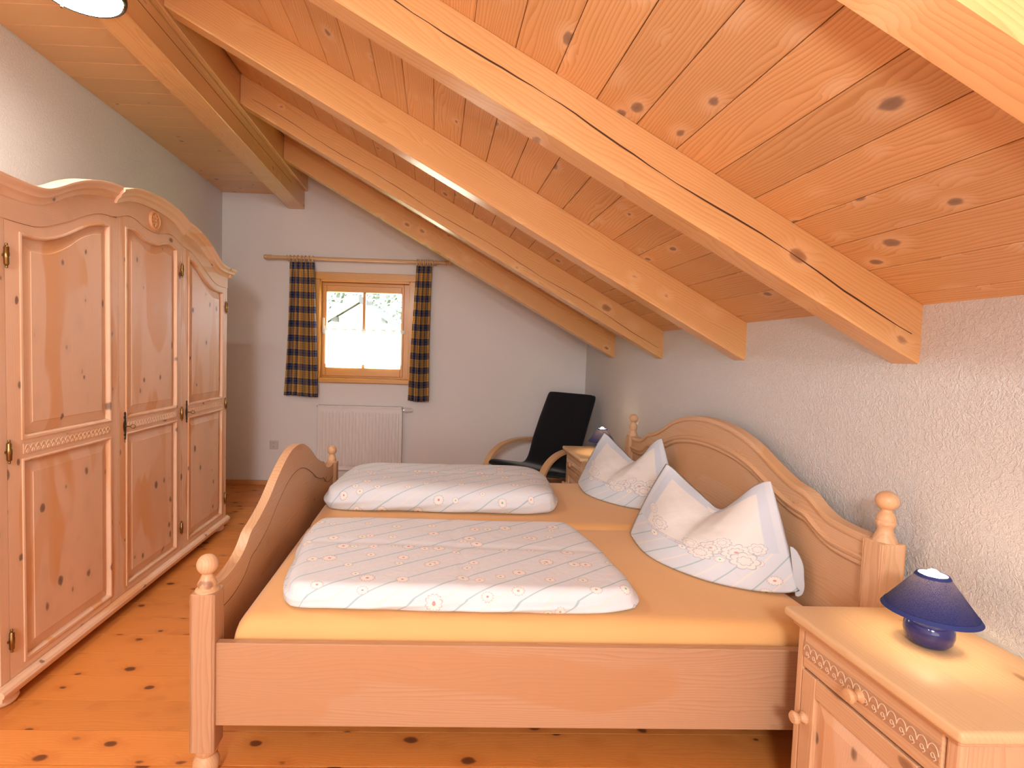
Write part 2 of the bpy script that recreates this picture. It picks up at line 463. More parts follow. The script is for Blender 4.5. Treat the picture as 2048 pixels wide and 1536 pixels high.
def cloth_thin(name, col, trans, rough=.9, weave=None, tcol=None):
    t = NT(name); t.set(Base_Color=(*col, 1), Roughness=rough); t.b.inputs['Specular IOR Level'].default_value = .1
    tr = t.node('ShaderNodeBsdfTranslucent'); tr.inputs[0].default_value = (*(tcol or col), 1)
    mx = t.node('ShaderNodeMixShader'); mx.inputs[0].default_value = trans
    if weave:
        tc = t.node('ShaderNodeTexCoord')
        n = t.noise(tc.outputs['Object'], weave, 2)
        t.link(t.math('MULTIPLY', t.smooth(n, .35, .65), trans * 1.6), mx.inputs[0])
    t.link(t.b.outputs[0], mx.inputs[1]); t.link(tr.outputs[0], mx.inputs[2]); t.link(mx.outputs[0], t.out.inputs[0])
    return t.m

def glass_mat():
    t = NT('window_glass')
    tr = t.node('ShaderNodeBsdfTransparent'); gl = t.node('ShaderNodeBsdfGlossy'); gl.inputs['Roughness'].default_value = .02
    mx = t.node('ShaderNodeMixShader'); mx.inputs[0].default_value = .05
    t.link(tr.outputs[0], mx.inputs[1]); t.link(gl.outputs[0], mx.inputs[2]); t.link(mx.outputs[0], t.out.inputs[0])
    return t.m

MT = dict(
    wall_right=plaster('wall_plaster_coarse', (.74, .725, .71), 50, .5),
    wall_left=plaster('wall_plaster_mid', (.75, .735, .725), 55, .35),
    wall_back=plaster('wall_plaster_fine', (.76, .72, .695), 130, .12),
    dark=plain('joint_dark', (.10, .045, .02), .9),
    deck=plain('roof_deck', (.30, .14, .06), .9),
    crack=plain('wood_crack', (.09, .035, .015), .95),
    sheet=fabric('yellow_jersey', (.84, .47, .185), .9, 700, .05),
    duvet=duvet_mat(), pillow=pillow_mat(), plaid=plaid_mat(),
    cafe=cloth_thin('white_voile', (.9, .9, .9), .55),
    lace=cloth_thin('white_lace', (.85, .85, .85), .4),
    black=fabric('black_canvas', (.008, .008, .011), .95, 500, .06),
    white=plain('white_enamel', (.74, .69, .66), .35), limed=plain('limed_groove', (.80, .62, .45), .7), grey=plain('grey_gap', (.2, .18, .17), .7),
    plastic=plain('cream_plastic', (.60, .53, .48), .4), chrome=plain('chrome', (.7, .7, .7), .2, 1.0),
    brass=plain('aged_brass', (.30, .19, .07), .32, 1.0), bronze=plain('dark_bronze', (.06, .04, .025), .4, .8),
    glass=glass_mat(), handle=plain('pale_handle', (.75, .70, .62), .35),
    navy_glaze=plain('navy_glaze', (.018, .022, .13), .12, 0, .5, coat=.3),
    shade=cloth_thin('navy_lamp_fabric', (.018, .034, .17), .2, .85, 900, (.30, .26, .26)),
    trim=plain('navy_trim', (.02, .036, .18), .8),
    lining=cloth_thin('white_lamp_lining', (.85, .8, .7), .3),
    bulb=plain('lit_bulb', (1, .9, .7), .3, emit=(1, .74, .46), es=50),
    lampglass=plain('opal_glass', (.9, .9, .88), .25, emit=(1, .94, .86), es=75),
    iron=plain('dark_iron_ring', (.035, .033, .026), .3, .7),
    house=plain('house_render', (.88, .86, .82), .9), verge=plain('grey_verge', (.032, .032, .036), .8), tile=plain('roof_tile', (.05, .045, .045), .8),
    grass=plain('meadow', (.34, .42, .10), .95),
    leaf=plain('leaf_green', (.030, .050, .028), .9), bark=plain('bark', (.2, .13, .08), .9),
)

# ---------------------------------------------------------------- the room
XL, XR, YB, YF = -2.082, 1.482, 5.155, -4.0
ZC = 2.813                       # flat ceiling
SL = .552                        # roof slope
def zroof(x): return 1.524 + SL * (XR - x)
def S(name, bm, mat, parent=None, **k):
    o = obj(name, bm, mat, parent, **k)
    if parent is None: o['kind'] = 'structure'
    return o

bm = boxbm(XL - .2, YF - .2, -.12, XR + .2, YB + .25, -.022)
floor = S('floor', bm, MT['dark'])
p0, pw = 1.7821, .1544
k0 = int((YF - p0) / pw) - 1; k1 = int((YB - p0) / pw) + 1
for k in range(k0, k1 + 1):
    ya = max(p0 + k * pw, YF); yb = min(p0 + (k + 1) * pw, YB)
    if yb - ya < .01: continue
    obj('floorboard', boxbm(XL, -(yb - ya) / 2 + .0013, -.024, XR, (yb - ya) / 2 - .0013, 0, bev=.0004), W('floor', 'xy'), floor, loc=(0, (ya + yb) / 2, 0))

S('wall_left', boxbm(XL - .2, YF - .2, -.02, XL, YB + .25, 3.0), MT['wall_left'])
S('wall_right', boxbm(XR, YF - .2, -.02, XR + .2, YB + .25, 1.545), MT['wall_right'])
S('wall_front', boxbm(XL - .2, YF - .2, -.02, XR + .2, YF, 3.3), MT['wall_left'])
WX0, WX1, WZ0, WZ1 = -1.15, -.25, 1.062, 2.03
bm = bmesh.new()
for a in ((XL - .2, -.02, WX0, 3.3), (WX1, -.02, XR + .2, 3.3), (WX0, -.02, WX1, WZ0), (WX0, WZ1, WX1, 3.3)):
    box(bm, a[0], YB, a[1], a[2], YB + .25, a[3])
S('wall_back', bm, MT['wall_back'])
S('baseboard_back', boxbm(XL, YB - .018, 0, XR, YB, .048, bev=.004), W('kerb', 'x'))
S('baseboard_right', boxbm(XR - .018, YF, 0, XR, YB - .02, .048, bev=.004), W('kerb', 'y'))

ceil = S('ceiling', boxbm(XL - .2, YF - .2, ZC + .02, -1.44, YB + .25, ZC + .1), MT['deck'])
pw = .157
for k in range(-44, 18):
    ya = max(2.595 + k * pw, YF); yb = min(2.595 + (k + 1) * pw, YB)
    if yb - ya < .02: continue
    obj('ceiling_board', boxbm(XL, -(yb - ya) / 2 + .001, 0, -1.42, (yb - ya) / 2 - .001, .022, bev=.0025), W('flatceil', 'xy'), ceil, loc=(0, (ya + yb) / 2, ZC))

# sloping roof: a deck with tongue-and-groove boards running front to back
th = math.atan(SL); ct, st_ = math.cos(th), math.sin(th)
bm = bmesh.new()
sweep(bm, [[(-1.5, y, zroof(-1.5) + .03), (XR + .2, y, zroof(XR + .2) + .03), (XR + .2, y, zroof(XR + .2) + .13), (-1.5, y, zroof(-1.5) + .13)] for y in (YF - .2, YB + .25)])
roof = S('ceiling_slope', bm, MT['deck'])
for k in range(-12, 13):
    xa = max(.083 + k * .1225, -1.27); xb = min(.083 + (k + 1) * .1225, XR + .10)
    if xb - xa < .01: continue
    L = (xb - xa) / ct
    bm = boxbm(-L / 2 + .0009, YF, 0, L / 2 - .0009, YB, .022, bev=.0025)
    o = obj('roof_board', bm, W('ceiling', 'yx'), roof, loc=((xa + xb) / 2, 0, zroof((xa + xb) / 2)))
    o.rotation_euler = (0, th, 0)

# purlin and the ridge timber above it
pur = thing('purlin', 'heavy square timber purlin running lengthways under the rafters, its end set in the back wall', 'beam')
obj('beam', boxbm(-1.452, YF, 2.680, -1.302, YB - .002, 2.846, bev=.004), W('rafter', 'y'), pur)
obj('crack', boxbm(-1.3022, 1.2, 2.786, -1.3012, 4.7, 2.7885), MT['crack'], pur)
rid = thing('ridge_timber', 'upper timber lying on the purlin between the rafter heads', 'beam')
obj('beam', boxbm(-1.45, YF, 2.848, -1.272, YB - .002, 3.13, bev=.004), W('rafter', 'y'), rid)

raf_lab = ['rafter nearest the back wall, its underside meeting the curtain pole end',
           'second rafter from the back wall, dark resin streak on its lower half',
           'third rafter from the back wall, knotty side without a long crack',
           'big rafter with one long crack along its near side',
           'rafter crossing the top right corner of the photo, nearest the camera']
for i, (ya, yb) in enumerate(((4.340, 4.445), (3.405, 3.505), (2.483, 2.583), (1.572, 1.672), (.672, .768))):
    t = thing('rafter', raf_lab[i], 'beam', (0, ya, 0), group='roof rafters')
    bm = bmesh.new()
    x0, x1 = -1.272, XR + .02
    prof = [(x0, zroof(x0) - .181), (x1, zroof(x1) - .181), (x1, zroof(x1) + .004), (x0, zroof(x0) + .004)]
    vs = [[bm.verts.new(((x - .1) * ct - (z - 2.1) * st_, y, (x - .1) * st_ + (z - 2.1) * ct)) for x, z in prof] for y in (0, yb - ya)]
    for k in range(4): bm.faces.new((vs[0][k], vs[0][(k + 1) % 4], vs[1][(k + 1) % 4], vs[1][k]))
    bm.faces.new(vs[0]); bm.faces.new(vs[1])
    bmesh.ops.bevel(bm, geom=bm.edges[:], offset=.005, segments=1, affect='EDGES')
    o = obj('timber', bm, W('rafter', 'x'), t, loc=(.1, 0, 2.1)); o.rotation_euler = (0, th, 0)
    if i in (1, 3):
        # drying crack following the grain
        bm = bmesh.new(); rnd = random.Random(i)
        N = 60; tp = []; bt = []
        off = -.06 if i == 3 else -.115
        for k in range(N + 1):
            x = -1.2 + (XR - .03 + 1.2) * k / N
            w = .0045 * (0.35 + abs(math.sin(k * .37)) * (1 if i == 3 else .35))
            zz = zroof(x) + off - (.045 * k / N if i == 3 else .01 * k / N) + .006 * math.sin(k * .41) + .003 * rnd.random()
            tp.append((x, zz + w / 2)); bt.append((x, zz - w / 2))
        sweep(bm, [[(a[0], -.0006, a[1]), (b[0], -.0006, b[1]), (b[0], .002, b[1]), (a[0], .002, a[1])] for a, b in zip(tp, bt)])
        obj('drying_crack', bm, MT['crack'], t)

# ---------------------------------------------------------------- window
win = struct_empty('window_1')
y0, y1 = YB - .022, YB + .004
obj('casing', boxbm(-1.203, y0, 2.022, -.213, y1, 2.090, bev=.004), W('window', 'x'), win)
obj('casing', boxbm(-1.203, y0, 1.072, -1.140, y1, 2.0215, bev=.004), W('window', 'z'), win)
obj('casing', boxbm(-.276, y0, 1.072, -.213, y1, 2.0215, bev=.004), W('window', 'z'), win)
obj('sill', boxbm(-1.215, YB - .045, 1.026, -.200, YB + .09, 1.070, bev=.006), W('window', 'x'), win)
for a in ((-1.147, 1.070, -1.136, 2.03), (-.282, 1.070, -.253, 2.03), (-1.147, 2.006, -.253, 2.03)):
    obj('reveal_lining', boxbm(a[0], YB + .0, a[1], a[2], YB + .20, a[3]), W('window', 'x' if a[1] > 2 else 'z'), win)
fy0, fy1 = YB + .075, YB + .135
for a in ((-1.138, 1.07, -1.122, 2.006), (-.335, 1.07, -.282, 2.006), (-1.122, 1.972, -.335, 2.006), (-1.122, 1.07, -.335, 1.092)):
    obj('frame', boxbm(a[0], fy0, a[1], a[2], fy1, a[3], bev=.003), W('window', 'x' if a[2] - a[0] > .5 else 'z'), win)
gx0, gx1, gz0, gz1 = -1.088, -.357, 1.172, 1.912
sy0, sy1 = YB + .055, YB + .12
sash = thing_part('sash', win)
for a in ((-1.124, 1.09, gx0, 1.974), (gx1, 1.09, -.333, 1.974), (gx0, gz1, gx1, 1.974), (gx0, 1.09, gx1, gz0)):
    obj('sash_rail' if a[2] - a[0] > .5 else 'sash_stile', boxbm(a[0], sy0, a[1], a[2], sy1, a[3], bev=.004), W('window', 'x' if a[2] - a[0] > .5 else 'z'), sash)
obj('glazing_bar', boxbm(-.737, sy0 + .006, gz0, -.709, sy1 - .006, gz1, bev=.004), W('window', 'z'), sash)
obj('pane', boxbm(gx0 - .005, sy0 + .035, gz0 - .005, -.723, sy0 + .039, gz1 + .005), MT['glass'], sash)
obj('pane', boxbm(-.723, sy0 + .035, gz0 - .005, gx1 + .005, sy0 + .039, gz1 + .005), MT['glass'], sash)
bm = bmesh.new()
box(bm, -1.121, sy0 - .008, 1.50, -1.097, sy0, 1.58, bev=.003)
box(bm, -1.116, sy0 - .03, 1.53, -1.102, sy0 - .006, 1.545, bev=.003)
box(bm, -1.118, sy0 - .04, 1.53, -1.100, sy0 - .026, 1.655, bev=.005)
obj('window_handle', bm, MT['handle'], sash)

# half-height voile curtain on a thin rod clipped to the sash
t = thing('cafe_curtain', 'sheer white half curtain hanging over the lower window panes', 'curtain', (0, YB + .04, 0))
bm = bmesh.new(); uvl = None
N = 80
cols = [-1.098 + (.758) * i / N for i in range(N + 1)]
def cafe_z(x):
    u = (x + 1.098) / .758
    return 1.175 + .05 * max(0, abs((u % .5) - .25) / .25 - .6) * 1.6
sweep(bm, [[(x, .006 * math.sin(i * .9), 1.520), (x, .006 * math.sin(i * .9), cafe_z(x)), (x, .006 * math.sin(i * .9) + .0012, cafe_z(x)), (x, .006 * math.sin(i * .9) + .0012, 1.520)] for i, x in enumerate(cols)])
obj('voile', bm, MT['cafe'], t, smooth=60)
bm = bmesh.new()
for i in range(9):                      # header tabs with open slots between them
    xa = -1.10 + .7625 * i / 8
    box(bm, xa - .022, -.002, 1.518, xa + .022, .002, 1.553)
box(bm, -1.122, -.0025, 1.549, -.335, .0025, 1.556)
obj('header', bm, MT['lace'], t)
bm = bmesh.new(); tube(bm, [(-1.125, .004, 1.543), (-.332, .004, 1.543)], .003, 8)
obj('rod', bm, MT['handle'], t)

# ---------------------------------------------------------------- pole, curtains
RZ, RY = 2.203, 5.06
t = thing('curtain_pole', 'light wooden curtain pole with turned ends above the window', 'curtain pole', (0, RY, RZ))
bm = bmesh.new(); tube(bm, [(-1.585, 0, 0), (.06, 0, 0)], .0155, 20)
obj('pole', bm, W('pole', 'x'), t, smooth=40)
fin = [(0, -.001), (.0155, 0), (.022, .003), (.022, .012), (.017, .016), (.021, .022), (.021, .028), (.016, .034), (.022, .044), (.023, .056), (.017, .068), (0, .072)]
for sx, xx in ((-1, -1.583), (1, .058)):
    bm = bmesh.new(); lathe(bm, [(r, sx * h) for r, h in fin], (xx, 0, 0), 'x', 20)
    obj('finial', bm, W('pole', 'x'), t, smooth=40)
for xx in (-1.435, -.03):
    bm = bmesh.new(); box(bm, xx - .011, .004, -.02, xx + .011, YB - RY - .001, .0, bev=.003)
    tube(bm, [(xx + .0, .019 * math.sin(a), .019 * math.cos(a)) for a in lin(0, 6.0, 16)], .005, 8)
    obj('bracket', bm, W('pole', 'y'), t, smooth=40)
ring_xs = [-1.405 + .0355 * i for i in range(7)] + [-.205 + .0205 * i for i in range(8)]
rb = bmesh.new()
tube(rb, [(0, .0265 * math.sin(2 * math.pi * i / 20), .0265 * math.cos(2 * math.pi * i / 20) - .006) for i in range(20)], .0055, 8, closed=True)
tube(rb, [(0, 0, -.032), (0, 0, -.042)], .0022, 6)
ring0 = obj('curtain_ring', rb, W('pole', 'x'), t, smooth=60, loc=(ring_xs[0], 0, 0))
for i, xx in enumerate(ring_xs[1:]):
    o = ring0.copy(); COL.objects.link(o); o.location.x = xx; o.rotation_euler = (0, 0, random.uniform(-.25, .25))

def curtain(name, label, xt0, xt1, xb0, xb1, zt, zb, cloth_w, folds, seed, bend):
    bm = bmesh.new(); uv = bm.loops.layers.uv.new('UVMap')
    NU, NV = 132, 46
    grid = []
    for j in range(NV + 1):
        v = j / NV
        e = v ** 1.25
        x0 = xt0 + (xb0 - xt0) * e + bend * math.sin(v * math.pi); x1 = xt1 + (xb1 - xt1) * e + bend * math.sin(v * math.pi)
        row = []
        for i in range(NU + 1):
            u = i / NU
            ph = u * folds * 2 * math.pi + .5 * math.sin(v * 2.2 + seed)
            amp = (.010 + .013 * min(1, v * 2.2)) * (1 + .35 * math.sin(u * 9 + seed))
            if v < .06: ph2 = u * folds * 4.4 * math.pi; y = .006 * math.sin(ph2) + amp * .4 * math.sin(ph)
            else: y = amp * math.sin(ph) + .3 * amp * math.sin(2.3 * ph + seed)
            x = x0 + (x1 - x0) * (u + .012 * math.sin(2 * ph))
            z = zt + (zb - zt) * v + .006 * math.sin(u * 5 + seed) * v
            if j == 0: z += .006 * abs(math.sin(u * 7 * math.pi))
            row.append(bm.verts.new((x, y, z)))
        grid.append(row)
    for j in range(NV):
        for i in range(NU):
            f = bm.faces.new((grid[j][i], grid[j][i + 1], grid[j + 1][i + 1], grid[j + 1][i]))
            for l, (a, b) in zip(f.loops, ((i, j), (i + 1, j), (i + 1, j + 1), (i, j + 1))):
                l[uv].uv = (a / NU * cloth_w, -(b / NV) * (zt - zb))
    o = obj(name, bm, MT['plaid'], None, smooth=180, loc=(0, RY, 0))
    o['label'] = label; o['category'] = 'curtain'; o['group'] = 'plaid window curtains'
    m = o.modifiers.new('thickness', 'SOLIDIFY'); m.thickness = .0016; m.offset = 0
    return o
curtain('curtain', 'yellow and blue plaid curtain hanging left of the window', -1.412, -1.18, -1.456, -1.130, 2.163, .892, .58, 6, .4, .004)
curtain('curtain', 'narrower yellow and blue plaid curtain hanging right of the window', -.215, -.066, -.262, -.060, 2.163, .872, .42, 6, 2.1, -.008)

# ---------------------------------------------------------------- radiator, socket
t = thing('radiator', 'flat white ribbed panel radiator below the window', 'radiator', (-.7255, 5.06, .184))
hw_, hz = .4115, .619
bm = bmesh.new()
box(bm, -hw_, .004, 0, hw_, .09, hz, bev=.006)
obj('body', bm, MT['white'], t)
bm = bmesh.new(); nr = 24; pit = (2 * hw_ - .06) / nr
prof = []
for i in range(nr):
    xa = -hw_ + .03 + i * pit
    prof += [(xa, 0.0), (xa + pit * .22, 0.0), (xa + pit * .34, -.007), (xa + pit * .88, -.007), (xa + pit, 0.0)]
ring_t = [[(x, .004 + 0 * d, .035) for x, d in prof], [(x, .003 + d, .055) for x, d in prof], [(x, .003 + d, hz - .065) for x, d in prof], [(x, .004, hz - .045) for x, d in prof]]
sweep(bm, ring_t, closed_profile=False)
obj('ribbed_front', bm, MT['white'], t)
bm = bmesh.new()
for a in ((-hw_, -.004, 0, -hw_ + .012, hz), (hw_ - .012, -.004, 0, hw_, hz), (-hw_, -.004, hz - .012, hw_, hz), (-hw_, -.004, 0, hw_, .012)):
    box(bm, a[0], a[1], a[2], a[3], .004, a[4], bev=.002)
obj('rim', bm, MT['white'], t)
bm = bmesh.new()
box(bm, -hw_, .0, hz, hw_, .09, hz + .004)
for i in range(44):
    xa = -hw_ + .01 + i * .0184
    box(bm, xa, .002, hz + .003, xa + .011, .03, hz + .007)
obj('top_grille', bm, MT['white'], t)
valve = obj('valve', boxbm(hw_ + .001, .03, hz - .035, hw_ + .022, .05, hz - .012, bev=.003), MT['chrome'], t)
bm = bmesh.new(); lathe(bm, [(0, 0), (.020, .001), (.023, .010), (.020, .026), (.017, .030), (.017, .068), (.012, .074), (0, .075)], (hw_ + .020, .040, hz - .024), 'x', 20)
obj('thermostat_head', bm, MT['white'], t, smooth=40)
bm = bmesh.new()
for xx in (.27, .32): tube(bm, [(xx, .045, .001), (xx, .045, -.06), (xx, .085, -.08)], .008, 10)
obj('pipe', bm, MT['chrome'], t, smooth=60)
for xx in (-.28, .28): obj('wall_bracket', boxbm(xx - .02, .088, .1, xx + .02, .094, hz - .08), MT['white'], t)

t = thing('wall_socket', 'square cream power socket low on the back wall beside the wardrobe', 'socket', (-1.565, YB, .399))
bm = bmesh.new(); box(bm, -.042, -.012, -.042, .042, -.0003, .042, bev=.006, seg=2)
obj('cover_plate', bm, MT['plastic'], t)
bm = bmesh.new(); lathe(bm, [(.026, -.0135), (.024, -.0145), (.021, -.0135), (.0205, -.0125), (0, -.0123)], (0, 0, 0), 'y', 24)
ins = obj('socket_well', bm, MT['plastic'], t, smooth=40)
bm = bmesh.new()
for xx in (-.0095, .0095): lathe(bm, [(0, -.0131), (.003, -.013), (.003, -.0122), (0, -.012)], (xx, 0, 0), 'y', 10)
for zz in (-.019, .019): box(bm, -.004, -.0155, zz - .002, .004, -.0125, zz + .002)
obj('contact', bm, MT['dark'], ins)

# ---------------------------------------------------------------- wardrobe
def wobj(name, bm, mat, root, parent=None, smooth=None, **props):
    """mesh given in world coordinates, stored relative to an unrotated root"""
    bmesh.ops.translate(bm, verts=bm.verts[:], vec=-root.location)
    return obj(name, bm, mat, parent or root, smooth, **props)

YC = 2.862
wr = thing('wardrobe', 'large three-door limed pine wardrobe with a curved bonnet top along the left wall', 'wardrobe', (-1.79, YC, 0))
WB = 'wardrobe'
zb_ = interp([(0, 2.069), (.17, 2.05), (.32, 2.009), (.41, 2.001), (.5, 1.985), (.6, 1.948), (.67, 1.915), (.745, 1.868), (.81, 1.846), (.885, 1.843), (.96, 1.848), (1.07, 1.853)])
zd_ = interp([(.33, 1.925), (.44, 1.913), (.54, 1.877), (.68, 1.812), (.8, 1.768), (.9, 1.760), (.98, 1.760)])
zd2_ = interp([(0, 1.932), (.09, 1.942), (.15, 1.958), (.22, 1.960), (.30, 1.936), (.34, 1.925)])
zp_ = interp([(.37, 1.871), (.43, 1.862), (.53, 1.828), (.65, 1.765), (.77, 1.722), (.9, 1.714)])
zp2_ = interp([(0, 1.868), (.06, 1.870), (.12, 1.891), (.18, 1.901), (.25, 1.886)])
T = lambda y: abs(y - YC)
ya, yb = YC - 1.0, YC + 1.0
XF = -1.522
bm = bmesh.new()
box(bm, -2.07, ya, .05, XF - .02, ya + .022, 1.83); wobj('side_panel', bm, W(WB, 'zx' ), wr); bm = bmesh.new()
box(bm, -2.07, yb - .022, .05, XF - .02, yb, 1.83); wobj('side_panel', bm, W(WB, 'zx'), wr); bm = bmesh.new()
box(bm, -2.07, ya + .022, .05, -2.055, yb - .022, 1.83); box(bm, -2.055, ya + .022, .09, XF - .045, yb - .022, .11)
box(bm, -2.07, ya, 1.83, XF - .02, yb, 1.85)
wobj('carcass', bm, W(WB, 'z'), wr)
bm = bmesh.new(); ys = lin(YC - .345, YC + .345, 25)
strip(bm, ys, lambda y: 1.851, lambda y: 2.035 + .05 * math.cos((y - YC) / .345 * 1.2), -2.07, XF - .022)
wobj('raised_crown', bm, W(WB, 'y'), wr)
# front frame: stiles, and the frieze under the cornice
D1, D2, D3 = (1.905, 2.553), (2.572, 3.178), (3.205, 3.838)
bm = bmesh.new()
for a, b in ((ya, D1[0] - .003), (D1[1] + .002, D2[0] - .002), (D2[1] + .003, D3[0] - .003), (D3[1] + .003, yb)):
    strip(bm, lin(a, b, 4), lambda y: .098, lambda y: (zd2_ if T(y) < .335 else zd_)(T(y)) + .012, XF - .024, XF)
wobj('front_frame', bm, W(WB, 'z'), wr)
bm = bmesh.new()
ys = lin(ya, YC - .335, 40) + lin(YC - .334, YC + .334, 40) + lin(YC + .335, yb, 40)
strip(bm, ys, lambda y: (zd2_ if T(y) < .335 else zd_)(T(y)) + .0004, lambda y: zb_(T(y)) + .03, XF - .022, XF + .004)
wobj('frieze', bm, W(WB, 'y'), wr)

def panel(y0, y1, z0, top, n=18, m=.045, x_in=-.016, x_out=-.003):
    """raised-and-fielded panel"""
    bm = bmesh.new()
    def ring(k, x):
        ys = lin(y0 + k, y1 - k, n)
        pts = [(x, y1 - k, z0 + k), (x, y0 + k, z0 + k)]
        mid = .5 * (y0 + y1)
        return pts + [(x, y, top(y0 + (y1 - y0) * (y - y0 - k) / (y1 - y0 - 2 * k)) - k) for y in ys]
    rs = [ring(-.006, XF - .018), ring(.0, XF + x_in), ring(m, XF + x_out - .002), ring(m + .002, XF + x_out)]
    vr = [[bm.verts.new(p) for p in r] for r in rs]
    N = len(vr[0])
    for a, b in zip(vr, vr[1:]):
        for k in range(N): bm.faces.new((a[k], a[(k + 1) % N], b[(k + 1) % N], b[k]))
    # field: strip between bottom line and top curve
    b = vr[-1]; lo = [b[1]] + [bm.verts.new((b[0].co.x, b[2 + i].co.y, b[0].co.z)) for i in range(1, n - 1)] + [b[0]]
    for i in range(n - 1): bm.faces.new((lo[i], lo[i + 1], b[2 + i + 1], b[2 + i]))
    return bm

def moulding(y0, y1, z0, top, n=18, k=-.005):
    bm = bmesh.new()
    ys = lin(y0 + k, y1 - k, n)
    pts = [(XF, y1 - k, z0 + k), (XF, y0 + k, z0 + k)] + [(XF, y, top(min(max(y, y0), y1)) - k) for y in ys]
    prof = [(0, -.009), (.004, -.008), (.006, -.003), (.004, .002), (-.004, .006), (-.016, .007)]
    frames = []
    N = len(pts)
    for i in range(N + 1):
        p = Vector(pts[i % N]); a = Vector(pts[(i - 1) % N]); b = Vector(pts[(i + 1) % N])
        d1 = (p - a).normalized(); d2 = (b - p).normalized()
        t = (d1 + d2).normalized(); s = 1.0 / max(.4, t.dot(d1))
        nrm = Vector((0, t.z, -t.y)) * s
        frames.append([p + Vector((px_, 0, 0)) + nrm * q for px_, q in prof])
    sweep(bm, frames, closed_profile=False)
    return bm

def guilloche(bm, p0, p1, n, h, r=.0014, axis='x', x=0.0, flip=1):
    """carved running scroll: arcs with a small eye below each"""
    w = (p1 - p0) / n
    for i in range(n):
        c = p0 + (i + .5) * w
        tube(bm, [(x, c - flip * w * .5 * math.cos(a), h * .30 + h * .62 * math.sin(a)) for a in lin(.1, math.pi - .1, 9)], r, 5)
        tube(bm, [(x, c + w * .17 * math.cos(a), h * .20 + w * .2 * math.sin(a)) for a in lin(0, 2 * math.pi * 7 / 8, 8)], r * .9, 5, closed=True)
        tube(bm, [(x, c - flip * w * .18, h * .22), (x, c - flip * w * .32, h * .05), (x, c - flip * w * .1, -h * .12)], r, 5)

hinge_bm = bmesh.new()
lathe(hinge_bm, [(0, -.044), (.0035, -.043), (.005, -.039), (.0035, -.035), (.006, -.033), (.0085, -.029), (.0085, -.012), (.0095, -.010), (.0095, .010), (.0085, .012), (.0085, .029), (.006, .033), (.0035, .035), (.005, .039), (.0035, .043), (0, .044)], n=12)
box(hinge_bm, -.006, -.014, -.004, 0.0, .014, .004)
hinge0 = bpy.data.meshes.new('hinge'); hinge_bm.to_mesh(hinge0); hinge_bm.free(); hinge0.materials.append(MT['brass'])
for p in hinge0.polygons: p.use_smooth = True
hinge0.set_sharp_from_angle(angle=R(50))

DZ0 = .098
for di, ((a, b), (pa, pb), ztop, ptop) in enumerate(((D1, (1.982, 2.488), zd_, zp_), (D2, (2.633, 3.118), zd2_, zp2_), (D3, (3.283, 3.776), zd_, zp_))):
    bm = bmesh.new()
    zt = lambda y: ztop(T(y)) - .001
    pt = lambda y: ptop(T(y))
    flat = lambda v: (lambda y: v)
    xb, xf = XF - .022, XF
    strip(bm, lin(a, pa - .004, 4), flat(DZ0), zt, xb, xf)
    door = thing_part('door', wr)
    wobj('door_stile', bm, W(WB, 'z'), wr, door)
    bm = bmesh.new(); strip(bm, lin(pb + .004, b, 4), flat(DZ0), zt, xb, xf); wobj('door_stile', bm, W(WB, 'z'), wr, door)
    bm = bmesh.new(); ys = lin(pa - .004, pb + .004, 24)
    strip(bm, ys, lambda y: pt(min(max(y, pa), pb)) + .004, zt, xb, xf)
    wobj('door_rail', bm, W(WB, 'y'), wr, door)
    for lo_, hi_ in ((.890, .978), (DZ0, .136)):
        bm = bmesh.new(); strip(bm, ys[::23], flat(lo_), flat(hi_), xb, xf); wobj('door_rail', bm, W(WB, 'y'), wr, door)
    wobj('panel', panel(pa, pb, .983, pt), W(WB, 'z'), wr, door)
    wobj('panel', panel(pa, pb, .140, flat(.885)), W(WB, 'z'), wr, door)
    bm = moulding(pa, pb, .983, pt); wobj('moulding', bm, W(WB, 'z'), wr, door, smooth=40)
    bm = moulding(pa, pb, .140, flat(.885)); wobj('moulding', bm, W(WB, 'z'), wr, door, smooth=40)
    bm = bmesh.new(); box(bm, XF, pa - .008, .916, XF + .003, pb + .006, .954, bev=.001)
    band = wobj('carved_band', bm, W(WB, 'y'), wr, door)
    bm = bmesh.new(); guilloche(bm, pa, pb, 19, .030, .0017, x=XF + .003)
    bmesh.ops.translate(bm, verts=bm.verts[:], vec=(0, 0, .921))
    wobj('scrollwork', bm, MT['limed'], wr, door, smooth=60, kind='stuff')
    hy = a if di != 2 else b
    # door 1 and 3 hang on the outer stiles, the middle one on its far stile
    hy = (D1[0], D2[1] + .002, D3[1] + .002)[di]
    for hz_ in ((1.632, .937, .243), (1.782, .930, .233), (1.62, .93, .235))[di]:
        o = bpy.data.objects.new('hinge', hinge0); COL.objects.link(o); o.parent = door
        o.location = Vector((XF + .006, hy, hz_)) - wr.location
    if di:
        ly = (0, 2.612, 3.250)[di]
        bm = bmesh.new()
        prof = [(-.068, .002), (-.060, .007), (-.052, .004), (-.044, .009), (-.034, .006), (-.022, .010), (-.010, .013), (.008, .013), (.020, .009), (.032, .006), (.042, .010), (.052, .005), (.060, .008), (.068, .002)]
        sweep(bm, [[(XF, ly - w, .935 + z), (XF + .004, ly - w * .6, .935 + z), (XF + .004, ly + w * .6, .935 + z), (XF, ly + w, .935 + z)] for z, w in prof])
        lk = wobj('lock_plate', bm, MT['bronze'], wr, door)
        bm = bmesh.new()
        tube(bm, [(XF + .002, ly, .932), (XF + .03, ly, .932)], .003, 8)
        tube(bm, [(XF + .04 + .011 * math.cos(q), ly, .932 + .009 * math.sin(q)) for q in lin(0, 5.8, 14)], .0022, 6, closed=True)
        wobj('key', bm, MT['brass'], wr, door, smooth=60)

